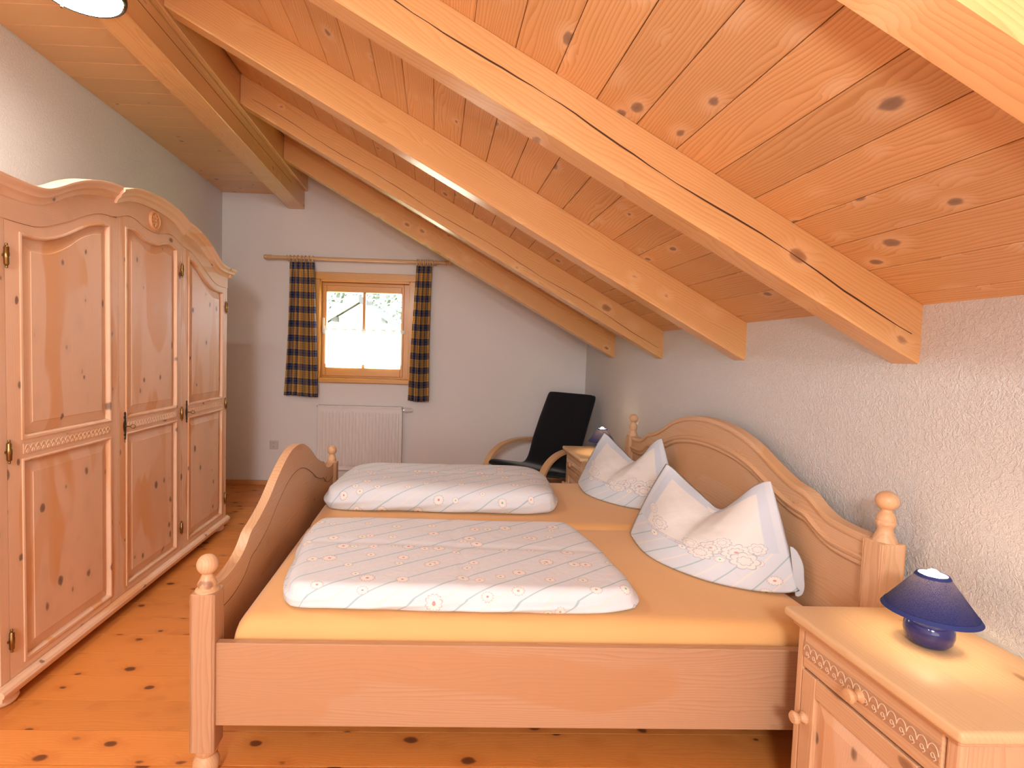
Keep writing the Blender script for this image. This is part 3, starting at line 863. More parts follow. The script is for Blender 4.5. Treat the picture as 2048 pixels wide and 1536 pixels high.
# cornice in three lengths, the middle one standing proud
CP = [(0, -.062), (.006, -.062), (.010, -.056), (.013, -.047), (.020, -.040), (.028, -.034), (.030, -.026), (.036, -.018), (.044, -.012), (.048, -.006), (.048, 0), (0, .002)]
ct_top = interp([(0, 2.114), (.13, 2.106), (.23, 2.091), (.33, 2.055), (.35, 2.048)])
cs_top = interp([(.32, 2.066), (.40, 2.060), (.48, 2.046), (.585, 2.015), (.67, 1.978), (.745, 1.938), (.81, 1.910), (.87, 1.901), (.93, 1.899), (1.07, 1.901)])
def cornice(ys, ztop, xo):
    bm = bmesh.new(); fr = []
    for i, y in enumerate(ys):
        z = ztop(T(y)); e = .004
        dz = (ztop(T(y + e)) - ztop(T(y - e))) / (2 * e)
        k = math.sqrt(1 + min(1.2, dz * dz))
        fr.append([(XF - .03 if q == 0 else XF + xo + p * 1.0, y, z + h * k ** .6) for q, (p, h) in enumerate(CP)] )
        fr[-1][-1] = (XF - .03, y, z + .002)
    sweep(bm, fr)
    return bm
wobj('cornice', cornice(lin(YC - .332, YC + .332, 40), ct_top, .007), W(WB, 'y'), wr, smooth=38)
wobj('cornice', cornice(lin(YC - 1.062, YC - .333, 44), cs_top, 0), W(WB, 'y'), wr, smooth=38)
wobj('cornice', cornice(lin(YC + .333, YC + 1.062, 44), cs_top, 0), W(WB, 'y'), wr, smooth=38)
for s in (-1, 1):
    bm = bmesh.new()
    z = cs_top(1.06)
    sweep(bm, [[(x, YC + s * (1.001 if q in (0, len(CP) - 1) else 1.001 + p * .9), z + h) for q, (p, h) in enumerate(CP)] for x in (-2.07, XF + .02)])
    wobj('cornice_return', bm, W(WB, 'x'), wr, smooth=38)
# rosette
bm = bmesh.new()
RC = (XF + .004, YC + .012, 1.995)
lathe(bm, [(.052, 0), (.052, .006), (.047, .012), (.041, .012), (.038, .007), (0, .006)], RC, 'x', 32)
for i in range(8):
    a = i * math.pi / 4
    c = Vector((RC[0] + .007, RC[1] + .022 * math.cos(a), RC[2] + .022 * math.sin(a)))
    m = Matrix.Translation(c) @ Matrix.Rotation(a, 4, 'X') @ Matrix.Diagonal((.006, .015, .0075, 1))
    bmesh.ops.create_icosphere(bm, subdivisions=2, radius=1, matrix=m)
bmesh.ops.create_icosphere(bm, subdivisions=2, radius=1, matrix=Matrix.Translation((RC[0] + .008, RC[1], RC[2])) @ Matrix.Diagonal((.008, .009, .009, 1)))
wobj('rosette', bm, W(WB, 'z'), wr, smooth=50)
# plinth and bun feet
bm = bmesh.new()
pp = [(-.55, .046), (.014, .046), (.020, .052), (.020, .062), (.026, .066), (.028, .076), (.022, .086), (.012, .090), (.008, .096), (-.55, .0975)]
sweep(bm, [[(XF + x if x > -.5 else -2.07, y, z) for x, z in pp] for y in (ya - .02, yb + .02)])
wobj('plinth', bm, W(WB, 'y'), wr, smooth=35)
for fx in (-1.565, -2.01):
    for fy in (ya + .055, yb - .055):
        bm = bmesh.new(); lathe(bm, [(0, .0), (.030, .0), (.044, .007), (.052, .020), (.050, .034), (.040, .0455), (0, .046)], (fx, fy, 0), 'z', 28)
        wobj('foot', bm, W(WB, 'x'), wr, smooth=40)

# ---------------------------------------------------------------- bed
bed = thing('double_bed', 'wide pine double bed with arched headboard and footboard and turned post tops', 'bed', (.36, 2.575, 0))
B = 'bed'
FY, HY = (1.602, 3.530), (1.548, 3.618)
FXc, HXc = -.685, 1.392
pr_foot = interp([(0, .866), (.09, .859), (.19, .832), (.32, .776), (.43, .719), (.5, .692), (.57, .670), (.632, .655), (.648, .645), (.68, .622), (.73, .601), (.80, .586), (.87, .583), (.97, .592)])
pr_head = interp([(0, 1.050), (.10, 1.046), (.2, 1.034), (.28, 1.018), (.385, .987), (.50, .935), (.60, .894), (.66, .877), (.72, .866), (.740, .856), (.775, .834), (.83, .811), (.9, .801), (1.02, .799)])
def board(name, xc, ys_, prof, zlo, th, parent_root, face, groove):
    """shaped board: proud crown rail over a recessed panel; face = +1/-1 side seen from the bed"""
    c = .5 * (ys_[0] + ys_[1]); a, b = ys_[0] + .03, ys_[1] - .03
    ys = lin(a, b, 90)
    tf = lambda y: prof(abs(y - c))
    lo = lambda y: tf(y) - groove - .02 * math.cos((y - c) * 3.0)
    root = obj(name, (lambda bm: (strip(bm, ys, lambda y: max(zlo + .06, lo(y) - 0.0), tf, xc - th / 2, xc + th / 2), bmesh.ops.translate(bm, verts=bm.verts[:], vec=-bed.location), bm)[-1])(bmesh.new()), W(B, 'y'), bed, smooth=35)
    bm = bmesh.new()
    strip(bm, ys, lambda y: zlo, lambda y: lo(y) + .004, xc - th / 2 + .006, xc + th / 2 - (.006 if groove > .09 else .0016))
    if groove > .09 and face < 0:
        bm.free(); bm = bmesh.new(); strip(bm, ys, lambda y: zlo, lambda y: lo(y) + .004, xc - th / 2 + .010, xc + th / 2 - .004)
    wobj('panel', bm, W(B, 'y'), bed, root, smooth=35)
    return root, ys, tf, lo
fb, ys, tf, lo = board('footboard', -.685, FY, pr_foot, .16, .036, bed, 1, .105)
hb, hys, htf, hlo = board('headboard', HXc, HY, pr_head, .16, .040, bed, -1, .098)
bm = bmesh.new()
sweep(bm, [[(FXc + .0172, y, lo(y) - .0012), (FXc + .0184, y, lo(y) - .0012), (FXc + .0184, y, lo(y) + .0012), (FXc + .0172, y, lo(y) + .0012)] for y in ys])
wobj('seam', bm, MT['crack'], bed, fb)
# ogee bead under the headboard crown
bm = bmesh.new()
fr = []
for y in hys:
    z = hlo(y); x = HXc - .020
    fr.append([(x + .012, y, z - .030), (x + .002, y, z - .028), (x - .004, y, z - .018), (x - .002, y, z - .010), (x - .010, y, z - .004), (x - .012, y, z + .006), (x - .004, y, z + .014), (x + .002, y, z + .016)])
sweep(bm, fr); wobj('moulding', bm, W(B, 'y'), bed, hb, smooth=50)
# softened cap along the top edge of the headboard
bm = bmesh.new()
sweep(bm, [[(HXc - .026, y, htf(y) - .022), (HXc - .029, y, htf(y) - .010), (HXc - .022, y, htf(y) + .001), (HXc + .016, y, htf(y) + .003), (HXc + .021, y, htf(y) - .006), (HXc + .018, y, htf(y) - .022)] for y in hys])
wobj('cap', bm, W(B, 'y'), bed, hb, smooth=50)
bm = bmesh.new(); box(bm, HXc - .04, HY[0] + .03, .24, HXc - .018, HY[1] - .03, .40, bev=.004)
wobj('lower_rail', bm, W(B, 'y'), bed, hb)

def post(xc, yc, ztop, head):
    w = .0375
    bm = bmesh.new(); box(bm, xc - w, yc - w, .088, xc + w, yc + w, ztop, bev=.003)
    # chamfered long edges, stopped short of the ends
    bmesh.ops.bevel(bm, geom=[e for e in bm.edges if abs(e.verts[0].co.z - e.verts[1].co.z) > .3], offset=.006, segments=2, affect='EDGES')
    p = wobj('post', bm, W(B if head else 'rail', 'z'), bed)
    bm = bmesh.new()
    if head:
        prof = [(.034, -.002), (.030, .006), (.0255, .018), (.021, .030), (.0205, .040), (.0235, .048), (.0265, .053), (.0265, .060), (.0245, .063), (.0255, .068), (.0245, .076), (.020, .086), (.0145, .092), (.0140, .095)] + sphere_prof(.0305, .1245, 12, .97, -62, 90)
    else:
        prof = [(.036, -.004), (.0345, .004), (.028, .008), (.0265, .012), (.0285, .018), (.0275, .024), (.0255, .027), (.021, .037), (.0165, .047), (.0155, .052)] + sphere_prof(.0315, .080, 12, 1, -60, 90)
    lathe(bm, prof, (xc, yc, ztop), 'z', 32)
    wobj('finial', bm, W(B, 'z'), bed, p, smooth=40)
    bm = bmesh.new(); lathe(bm, [(0, 0), (.024, 0), (.034, .008), (.0395, .024), (.0395, .040), (.034, .056), (.027, .064), (.028, .068), (.035, .076), (.037, .089), (0, .09)], (xc, yc, 0), 'z', 28)
    wobj('foot', bm, W(B, 'z'), bed, p, smooth=40)
for y in FY: post(FXc, y, .586, False)
for y in HY: post(HXc, y, .798, True)
for y, s in ((1.592, 1), (3.556, -1)):
    bm = bmesh.new(); box(bm, FXc + .035, y - .014, .168, HXc - .03, y + .014, .430, bev=.003)
    wobj('side_rail', bm, W('rail', 'x'), bed)
bm = bmesh.new()
box(bm, FXc + .03, 2.55, .16, HXc - .02, 2.60, .235)
box(bm, FXc + .03, 1.608, .215, HXc - .02, 1.630, .240); box(bm, FXc + .03, 3.520, .215, HXc - .02, 3.540, .240)
for i in range(15):
    xa = -.56 + i * .131; box(bm, xa, 1.61, .240, xa + .06, 3.54, .258)
wobj('slat_base', bm, W(B, 'y'), bed, kind='stuff')

def mattress(name, y0, y1, label, seed):
    x0, x1, z0, z1 = -.612, 1.345, .259, .487
    bm = bmesh.new(); NX, NY = 60, 30
    def rounding(d, r): return r - math.sqrt(max(0, r * r - (r - min(d, r)) ** 2))
    top = []
    r = .055
    for j in range(NY + 1):
        row = []
        for i in range(NX + 1):
            # denser sampling by the edges
            f = lambda q: .5 - .5 * math.cos(math.pi * q)
            x = x0 + (x1 - x0) * f(i / NX); y = y0 + (y1 - y0) * f(j / NY)
            dx = min(x - x0, x1 - x); dy = min(y - y0, y1 - y)
            z = z1 - rounding(dx, r) - rounding(dy, r) + .0025 * fbm(x * 2, y * 2, seed) + .0015 * math.sin(x * 9 + 4 * y + seed) * max(0, 1 - dy / .12)
            row.append(bm.verts.new((x, y, max(z, z0 + .1))))
        top.append(row)
    for j in range(NY):
        for i in range(NX): bm.faces.new((top[j][i], top[j][i + 1], top[j + 1][i + 1], top[j + 1][i]))
    rim = [top[0][i] for i in range(NX + 1)] + [top[j][NX] for j in range(1, NY + 1)] + [top[NY][i] for i in range(NX - 1, -1, -1)] + [top[j][0] for j in range(NY - 1, 0, -1)]
    lowv = [bm.verts.new((v.co.x, v.co.y, z0)) for v in rim]
    for k in range(len(rim)):
        bm.faces.new((rim[k], rim[(k + 1) % len(rim)], lowv[(k + 1) % len(rim)], lowv[k]))
    bm.faces.new(lowv)
    o = obj(name, bm, MT['sheet'], None, smooth=60)
    o['label'] = label; o['category'] = 'mattress'
    return o
mattress('mattress', 1.616, 2.574, 'near mattress in a yellow fitted sheet, beside the front side rail', .3)
mattress('mattress', 2.578, 3.536, 'far mattress in a yellow fitted sheet, on the window side of the bed', 1.7)

def duvet(label, x0, x1, y0, y1, z0, h, seed, puff, skew=0.0, rot=0.0):
    """folded quilt: rounded slab with soft swell and folds; UV in metres runs over the top and down the sides"""
    cx, cy = .5 * (x0 + x1), .5 * (y0 + y1); hx, hy = .5 * (x1 - x0), .5 * (y1 - y0)
    bm = bmesh.new(); uv = bm.loops.layers.uv.new('UVMap')
    NX, NY, NS = 84, 56, 8
    def top_z(u, v, x, y):
        ex = min(1, (1 - abs(u)) / puff); ey = min(1, (1 - abs(v)) / puff)
        e = math.sqrt(max(0, 1 - (1 - ex) ** 2)) * math.sqrt(max(0, 1 - (1 - ey) ** 2))
        z = h * (.56 + .44 * e) + (.0028 + .02 * max(0, h - .1)) * fbm(x * 2.6, y * 3.0, seed) * e
        z -= .005 * math.exp(-((y - cy - .02 + .05 * x) / .016) ** 2) * e      # pressed fold lines
        z -= .004 * math.exp(-((x - cx - .02) / .014) ** 2) * e
        return z
    def edge(u, v, x, y):
        x += skew * (y - cy) + .010 * fbm(y * 5, x, seed + 2) * abs(u) ** 3
        y += .010 * fbm(x * 4, y, seed + 5) * abs(v) ** 3
        return x, y
    T_, UV = [], []
    for j in range(NY + 1):
        row, ru = [], []
        v = -math.cos(math.pi * j / NY); v = .6 * v + .4 * (2 * j / NY - 1)
        for i in range(NX + 1):
            u = -math.cos(math.pi * i / NX); u = .6 * u + .4 * (2 * i / NX - 1)
            # rounded plan corners
            k = 1 - .035 * (abs(u) ** 6) * (abs(v) ** 6) * 2
            x = cx + hx * u * k; y = cy + hy * v * k
            xx, yy = edge(u, v, x, y)
            zt = top_z(u, v, x, y); row.append(bm.verts.new((xx, yy, z0 + zt)))
            ax_, ay_ = max(0, 1 - (1 - abs(u)) / puff), max(0, 1 - (1 - abs(v)) / puff); drop = max(0, h - zt)
            wy = ay_ / (ax_ + ay_ + 1e-6); ru.append((xx + math.copysign(drop * (1 - wy) * (ax_ > 0), u), yy + math.copysign(drop * wy, v)))
        T_.append(row); UV.append(ru)
    fmap = []
    for j in range(NY):
        for i in range(NX):
            f = bm.faces.new((T_[j][i], T_[j][i + 1], T_[j + 1][i + 1], T_[j + 1][i]))
            for l, (a, b) in zip(f.loops, ((i, j), (i + 1, j), (i + 1, j + 1), (i, j + 1))): l[uv].uv = UV[b][a]
    ids = [(i, 0) for i in range(NX + 1)] + [(NX, j) for j in range(1, NY + 1)] + [(i, NY) for i in range(NX - 1, -1, -1)] + [(0, j) for j in range(NY - 1, 0, -1)]
    rim = [T_[j][i] for i, j in ids]; n = len(rim)
    layers = [[(v, UV[ids[k][1]][ids[k][0]]) for k, v in enumerate(rim)]]
    for s in range(1, NS + 1):
        q = s / NS; lay = []
        for k, v0 in enumerate(rim):
            d = Vector((v0.co.x - cx, v0.co.y - cy, 0)); i, j = ids[k]
            nx = (1 if i == NX else -1 if i == 0 else 0); ny = (1 if j == NY else -1 if j == 0 else 0)
            nn = Vector((nx, ny, 0)); nn.normalize()
            zt = v0.co.z - z0
            out = .017 * math.sin(math.pi * q) * (1 + .5 * fbm(v0.co.x * 7, v0.co.y * 7, seed)) + .004 * math.sin(q * 9 + v0.co.x * 14 + v0.co.y * 11)
            if s == NS: out -= .012
            p = v0.co + nn * out; p.z = z0 + zt * (1 - q)
            du = UV[j][i]; lay.append((bm.verts.new(p), (du[0] + nx * zt * q, du[1] + ny * zt * q)))
        layers.append(lay)
    for A, Bq in zip(layers, layers[1:]):
        for k in range(n):
            k2 = (k + 1) % n
            f = bm.faces.new((A[k][0], A[k2][0], Bq[k2][0], Bq[k][0]))
            for l, w in zip(f.loops, (A[k][1], A[k2][1], Bq[k2][1], Bq[k][1])): l[uv].uv = w
    bm.faces.new([p[0] for p in layers[-1]])
    loc = Vector((cx, cy, z0))
    bmesh.ops.translate(bm, verts=bm.verts[:], vec=-loc)
    o = obj('duvet', bm, MT['duvet'], None, smooth=70, loc=loc)
    o['label'] = label; o['category'] = 'duvet'; o['group'] = 'folded duvets on the bed'
    return o
duvet('flat folded white duvet with daisies and thin stripes on the near half of the bed', -.520, .695, 1.672, 2.425, .4905, .078, .8, .10, -.075)
duvet('plumper folded white duvet with daisies lying on the far half of the bed', -.555, .695, 2.745, 3.42, .4905, .140, 3.1, .34, .06)

# ---------------------------------------------------------------- pillows
def pillow(label, dx, dy, seed):
    NU, NV = 56, 48
    bot = [(.935, 2.425, .497), (.935, 2.17, .492), (1.035, 1.970, .492), (1.175, 1.868, .492), (1.335, 1.812, .500)]
    mid = [(1.030, 2.475, .668), (1.035, 2.250, .640), (1.105, 2.070, .625), (1.195, 1.950, .665), (1.315, 1.884, .700)]
    top = [(1.120, 2.461, .852), (1.158, 2.386, .798), (1.190, 2.277, .750), (1.220, 2.170, .708), (1.238, 2.085, .768), (1.250, 2.003, .845), (1.262, 1.915, .906)]
    def curve(P, u):
        m_ = len(P) - 1
        f = [interp([(k / m_, p[c]) for k, p in enumerate(P)]) for c in range(3)]
        return Vector([g(u) for g in f])
    bm = bmesh.new(); uv = bm.loops.layers.uv.new('UVMap')
    sheets = []
    back_dir = Vector((.62, .38, 0))
    for side in (0, 1):
        g = []
        for j in range(NV + 1):
            v = j / NV; row = []
            for i in range(NU + 1):
                u = i / NU
                b, m, t = curve(bot, u), curve(mid, u), curve(top, u)
                p = b * ((1 - v) * (1 - 2 * v)) + m * (4 * v * (1 - v)) + t * (v * (2 * v - 1))
                e = (abs(math.sin(math.pi * u)) ** .85) * (abs(math.sin(math.pi * v)) ** .6)
                ck = (abs(2 * u - 1) ** 9) * (abs(2 * v - 1) ** 9)
                p = p + (m - p) * (.075 * ck)
                if side == 0:
                    n = Vector((-.72, -.60, .2))
                    # the karate-chop crease runs from the notch down to the left
                    cu = .50 - .17 * (1 - v); cr = math.exp(-((u - cu) / (.12 if u < cu else .028)) ** 2) * max(0, v - .22) / .78
                    lobe = math.exp(-((u - cu - .17) / .13) ** 2) * max(0, v - .15)
                    w = .006 * fbm(u * 6 + seed, v * 5, seed) + .004 * fbm(u * 13, v * 10 + seed, seed + 1)
                    p = p + n * (e * (.042 + .030 * lobe - .062 * cr + w))
                else:
                    p = p + back_dir * (.115 * e * (1 - .75 * v)) + Vector((0, 0, .01 * e))
                    p.x = min(p.x, 1.335)
                row.append(p)
            g.append(row)
        sheets.append(g)
    F = [[bm.verts.new(p) for p in row] for row in sheets[0]]
    Bk = [[(F[j][i] if i in (0, NU) or j in (0, NV) else bm.verts.new(sheets[1][j][i])) for i in range(NU + 1)] for j in range(NV + 1)]
    for G in (F, Bk):
        for j in range(NV):
            for i in range(NU):
                f = bm.faces.new((G[j][i], G[j][i + 1], G[j + 1][i + 1], G[j + 1][i]))
                for l, (a, b) in zip(f.loops, ((i, j), (i + 1, j), (i + 1, j + 1), (i, j + 1))): l[uv].uv = (.8 * a / NU, .8 * b / NV)
    c = Vector((1.15, 2.1, .49)); bmesh.ops.translate(bm, verts=bm.verts[:], vec=-c)
    o = obj('pillow', bm, MT['pillow'], None, smooth=180, loc=c + Vector((dx, dy, 0)))
    o['label'] = label; o['category'] = 'pillow'; o['group'] = 'plumped pillows on the bed'
    # flap hem hanging at the side
    return o
pn = pillow('near white pillow with two peaks and a flower bouquet print, beside the front nightstand', 0, 0, .4)
bm = bmesh.new(); hem = []
for k in range(21):
    q = k / 20; w_ = .006 + .030 * math.sin(math.pi * min(.999, max(.001, q))) ** .45
    a = Vector((1.326 - .010 * q, 1.826 + .030 * q, .493 + .17 * q)); o_ = Vector((.62, -.78, 0)) * w_ * (1 + .05 * math.sin(q * 11))
    hem.append([a, a + o_, a + o_ + Vector((.004, .003, 0)), a + Vector((.004, .003, 0))])
sweep(bm, hem); bmesh.ops.translate(bm, verts=bm.verts[:], vec=-pn.location)
obj('flap', bm, fabric('blue_hem', (.60, .64, .70)), pn, smooth=60)
pillow('far white pillow with two peaks, in front of the far blue lamp', .02, 1.0, 2.6)

# ---------------------------------------------------------------- nightstands
NSC = Vector((1.27, 1.222, 0))
ns = thing('nightstand', 'limed pine nightstand at the near right, with one drawer over one door', 'nightstand', NSC, group='pine nightstands beside the bed')
nx0, nx1, ny0, ny1 = 1.075, 1.465, .990, 1.455
bm = bmesh.new()
box(bm, nx0 + .02, ny0, .05, nx1, ny0 + .018, .588, bev=.002); box(bm, nx0 + .02, ny1 - .018, .05, nx1, ny1, .588, bev=.002)
box(bm, nx1 - .012, ny0 + .018, .06, nx1, ny1 - .018, .588); box(bm, nx0 + .03, ny0 + .018, .06, nx1 - .012, ny1 - .018, .08); box(bm, nx0 + .03, ny0 + .018, .452, nx1 - .012, ny1 - .018, .464)
wobj('carcass', bm, W(B, 'z'), ns)
bm = bmesh.new()                      # front frame
box(bm, nx0, ny0 - .004, .05, nx0 + .022, ny0 + .026, .588, bev=.006, seg=2); wobj('corner_post', bm, W(B, 'z'), ns)
bm = bmesh.new(); box(bm, nx0, ny1 - .022, .05, nx0 + .022, ny1 + .004, .588, bev=.006, seg=2)
wobj('corner_post', bm, W(B, 'z'), ns)
bm = bmesh.new()
box(bm, nx0 - .03, ny0 - .032, .594, nx1 + .008, ny1 + .030, .622, bev=.009, seg=3)
wobj('top', bm, W('top', 'yx'), ns, smooth=35)
bm = bmesh.new(); box(bm, nx0 - .012, ny0 - .014, .578, nx1 + .006, ny1 + .014, .5945, bev=.005, seg=2)
wobj('top_moulding', bm, W(B, 'y'), ns)
bm = bmesh.new(); box(bm, nx0 - .002, ny0 + .029, .470, nx0 + .018, ny1 - .025, .5775, bev=.003)
box(bm, nx0 + .018, ny0 + .04, .475, nx1 - .03, ny1 - .035, .56)
dr = wobj('drawer', bm, W(B, 'y'), ns)
bm = bmesh.new(); box(bm, nx0 - .0045, ny0 + .032, .502, nx0 - .002, ny1 - .028, .545, bev=.0008)
bd = wobj('carved_band', bm, W('rail', 'y'), ns, dr)
bm = bmesh.new(); guilloche(bm, ny0 + .034, ny1 - .030, 16, .034, .0011, x=nx0 - .0048)
bmesh.ops.translate(bm, verts=bm.verts[:], vec=(0, 0, .509))
wobj('scrollwork', bm, MT['limed'], ns, dr, smooth=60, kind='stuff')
def knob(bm, x, y, z):
    lathe(bm, [(0, .001), (.016, 0), (.017, -.004), (.012, -.008), (.009, -.014), (.012, -.019), (.0175, -.024), (.0185, -.031), (.014, -.037), (0, -.039)], (x, y, z), 'x', 20)
bm = bmesh.new(); knob(bm, nx0 - .002, 1.228, .516); wobj('knob', bm, W(B, 'x'), ns, dr, smooth=40)
# door: stiles and rails around a recessed fielded panel
da, db, dz0, dz1 = ny0 + .029, ny1 - .025, .085, .462
nd = thing_part('door', ns)
for nm_, y0_, y1_, z0_, z1_ in (('door_stile', da, da + .052, dz0, dz1), ('door_stile', db - .052, db, dz0, dz1), ('door_rail', da + .052, db - .052, dz1 - .055, dz1), ('door_rail', da + .052, db - .052, dz0, dz0 + .055)):
    bm = boxbm(nx0 - .002, y0_, z0_, nx0 + .017, y1_, z1_, bev=.0025); wobj(nm_, bm, W(B, 'z' if nm_ == 'door_stile' else 'y'), ns, nd)
def fielded(y0_, y1_, z0_, z1_, xs, m):
    bm = bmesh.new()
    rs = [[(x, y0_ + k, z0_ + k), (x, y1_ - k, z0_ + k), (x, y1_ - k, z1_ - k), (x, y0_ + k, z1_ - k)] for x, k in zip(xs, m)]
    vr = [[bm.verts.new(p) for p in r] for r in rs]
    for a, b in zip(vr, vr[1:]):
        for k in range(4): bm.faces.new((a[k], a[(k + 1) % 4], b[(k + 1) % 4], b[k]))
    bm.faces.new(vr[-1]); return bm
wobj('panel', fielded(da + .047, db - .047, dz0 + .05, dz1 - .05, (nx0 + .014, nx0 + .010, nx0 + .002, nx0 + .0015), (0, .006, .040, .042)), W('wardrobe', 'z'), ns, nd)
bm = bmesh.new(); knob(bm, nx0 - .002, db - .020, .330); wobj('knob', bm, W(B, 'x'), ns, nd, smooth=40)
bm = bmesh.new(); box(bm, nx0 - .016, ny0 - .018, .038, nx1, ny1 + .018, .070, bev=.010, seg=3)
wobj('plinth', bm, W(B, 'y'), ns, smooth=35)
for fx in (nx0 + .03, nx1 - .045):
    for fy in (ny0 + .03, ny1 - .03):
        bm = bmesh.new(); lathe(bm, [(0, 0), (.022, 0), (.034, .008), (.038, .019), (.032, .032), (.026, .0375), (0, .038)], (fx, fy, 0), 'z', 20)
        wobj('foot', bm, W(B, 'x'), ns, smooth=40)
ns2 = copy_tree(ns); ns2.location = NSC + Vector((-.005, 2.709, 0))
ns2['label'] = 'limed pine nightstand at the far side of the bed, beside the black armchair'

# ---------------------------------------------------------------- table lamps
lp = thing('table_lamp', 'lit table lamp with navy cone shade on the near nightstand', 'lamp', (1.283, 1.278, .6222), group='navy bedside lamps')
bm = bmesh.new()
lathe(bm, [(0, 0), (.030, 0), (.040, .006), (.0480, .018), (.0515, .034), (.0505, .050), (.0445, .063), (.033, .072), (.022, .0765), (.016, .078), (.0155, .082), (0, .082)], n=40)
obj('base', bm, MT['navy_glaze'], lp, smooth=60)
bm = bmesh.new(); lathe(bm, [(0, .081), (.012, .081), (.012, .094), (.0145, .096), (.0145, .106), (.010, .1075), (0, .1075)], n=20)
obj('lamp_socket', bm, MT['white'], lp, smooth=40)
r0, r1, h0, h1 = .0985, .0315, .086, .184
bm = bmesh.new()
for k in range(1): pass
n = 56
rings = [[(r0 + (r1 - r0) * q, h0 + (h1 - h0) * q) for q in lin(0, 1, 9)]]
def cone(bm, off):
    vr = [[bm.verts.new(((r + off) * math.cos(2 * math.pi * i / n), (r + off) * math.sin(2 * math.pi * i / n), h)) for i in range(n)] for r, h in rings[0]]
    for a, b in zip(vr, vr[1:]):
        for i in range(n): bm.faces.new((a[i], a[(i + 1) % n], b[(i + 1) % n], b[i]))
cone(bm, 0.0)
sh = obj('lamp_shade', bm, MT['shade'], lp, smooth=180)
bm = bmesh.new(); cone(bm, -.0012); obj('lining', bm, MT['lining'], sh, smooth=180)
for nm, q, w in (('lower_trim', 0.0, .009), ('upper_trim', 1.0, .006)):
    bm = bmesh.new()
    rr, hh = (r0, h0) if q == 0 else (r1, h1); s = (r1 - r0) / (h1 - h0); d = 1 if q == 0 else -1
    lathe_ring = [(rr + .0012, hh - d * .001), (rr + .0012 + s * w * d, hh + d * w), (rr - .002 + s * w * d, hh + d * w), (rr - .002, hh - d * .001)]
    vr = [[bm.verts.new((r * math.cos(2 * math.pi * i / n), r * math.sin(2 * math.pi * i / n), h)) for i in range(n)] for r, h in lathe_ring]
    for k in range(4):
        for i in range(n): bm.faces.new((vr[k][i], vr[k][(i + 1) % n], vr[(k + 1) % 4][(i + 1) % n], vr[(k + 1) % 4][i]))
    obj(nm, bm, MT['trim'], sh, smooth=40)
bm = bmesh.new()                       # wire carrier that clips the shade
for k in range(3):
    a = k * 2 * math.pi / 3 + .4; tube(bm, [(.014 * math.cos(a), .014 * math.sin(a), .112), (.030 * math.cos(a), .030 * math.sin(a), .150), (.0365 * math.cos(a), .0365 * math.sin(a), .174)], .001, 6)
obj('shade_carrier', bm, MT['chrome'], sh)
bm = bmesh.new(); lathe(bm, [(0, .108), (.009, .108), (.011, .120), (.0160, .142), (.0185, .164), (.0175, .180), (.012, .1915), (.006, .196), (0, .1975)], n=20)
obj('bulb', bm, MT['bulb'], lp, smooth=180)
lp2 = copy_tree(lp); lp2.location = (1.265, 3.90, .6222)
lp2['label'] = 'lit table lamp with navy cone shade behind the far pillow'

# ---------------------------------------------------------------- armchair
d_ = Vector((.77, .64, 0)).normalized()
ch = thing('armchair', 'bentwood armchair with high black canvas cushion in the far right corner', 'armchair', (.640, 4.260, 0), math.atan2(d_.y, d_.x))
# local x runs from the seat front towards the back, local y across (left = +y far side)
prof = [(.000, .415), (.05, .418), (.14, .402), (.26, .378), (.38, .352), (.45, .352), (.50, .385), (.545, .46), (.59, .57), (.64, .68), (.685, .78), (.735, .88), (.785, .985), (.795, 1.008)]
pf = [Vector((x, 0, z)) for x, z in prof]
f = [interp([(k, p[c]) for k, p in enumerate(pf)]) for c in (0, 2)]
bm = bmesh.new(); N = 70; fr = []
for k in range(N + 1):
    s = k / N * (len(pf) - 1)
    p = Vector((f[0](s), 0, f[1](s))); q = Vector((f[0](min(s + .05, len(pf) - 1)) - f[0](max(s - .05, 0)), 0, f[1](min(s + .05, len(pf) - 1)) - f[1](max(s - .05, 0)))).normalized()
    nr_ = Vector((-q.z, 0, q.x))
    end = min(1, k / 4, (N - k) / 4); th_ = .030 * math.sqrt(max(.05, 1 - (1 - end) ** 2))
    v = k / N
    wd_ = .272 - .020 * max(0, (v - .55) / .45) ** 1.0 - .015 * math.exp(-((v - .50) / .1) ** 2)
    if N - k < 8: wd_ -= .045 * (1 - (N - k) / 8) ** 2.4
    if k < 4: wd_ -= .012 * (1 - k / 4) ** 2
    sec = []
    for a in range(24):
        t = 2 * math.pi * a / 24; c_, s_ = math.cos(t), math.sin(t)
        yy = wd_ * math.copysign(abs(c_) ** .28, c_); hh = th_ * math.copysign(abs(s_) ** .55, s_)
        sec.append(p + Vector((0, yy, 0)) + nr_ * (hh * (1 + .06 * fbm(v * 9, yy * 7, 1.0))))
    fr.append(sec)
sweep(bm, fr)
cu = obj('cushion', bm, MT['black'], ch, smooth=60)
bm = bmesh.new()
for k in (28, 40, 52):
    a = fr[k]
for sgn in (1, -1):
    pts = [sec[6] * 0 + (sec[0] if sgn == 1 else sec[12]) for sec in fr[2:-2]]
    tube(bm, [p + Vector((0, sgn * .001, 0)) for p in pts], .004, 6)
obj('piping', bm, MT['black'], cu, smooth=60)
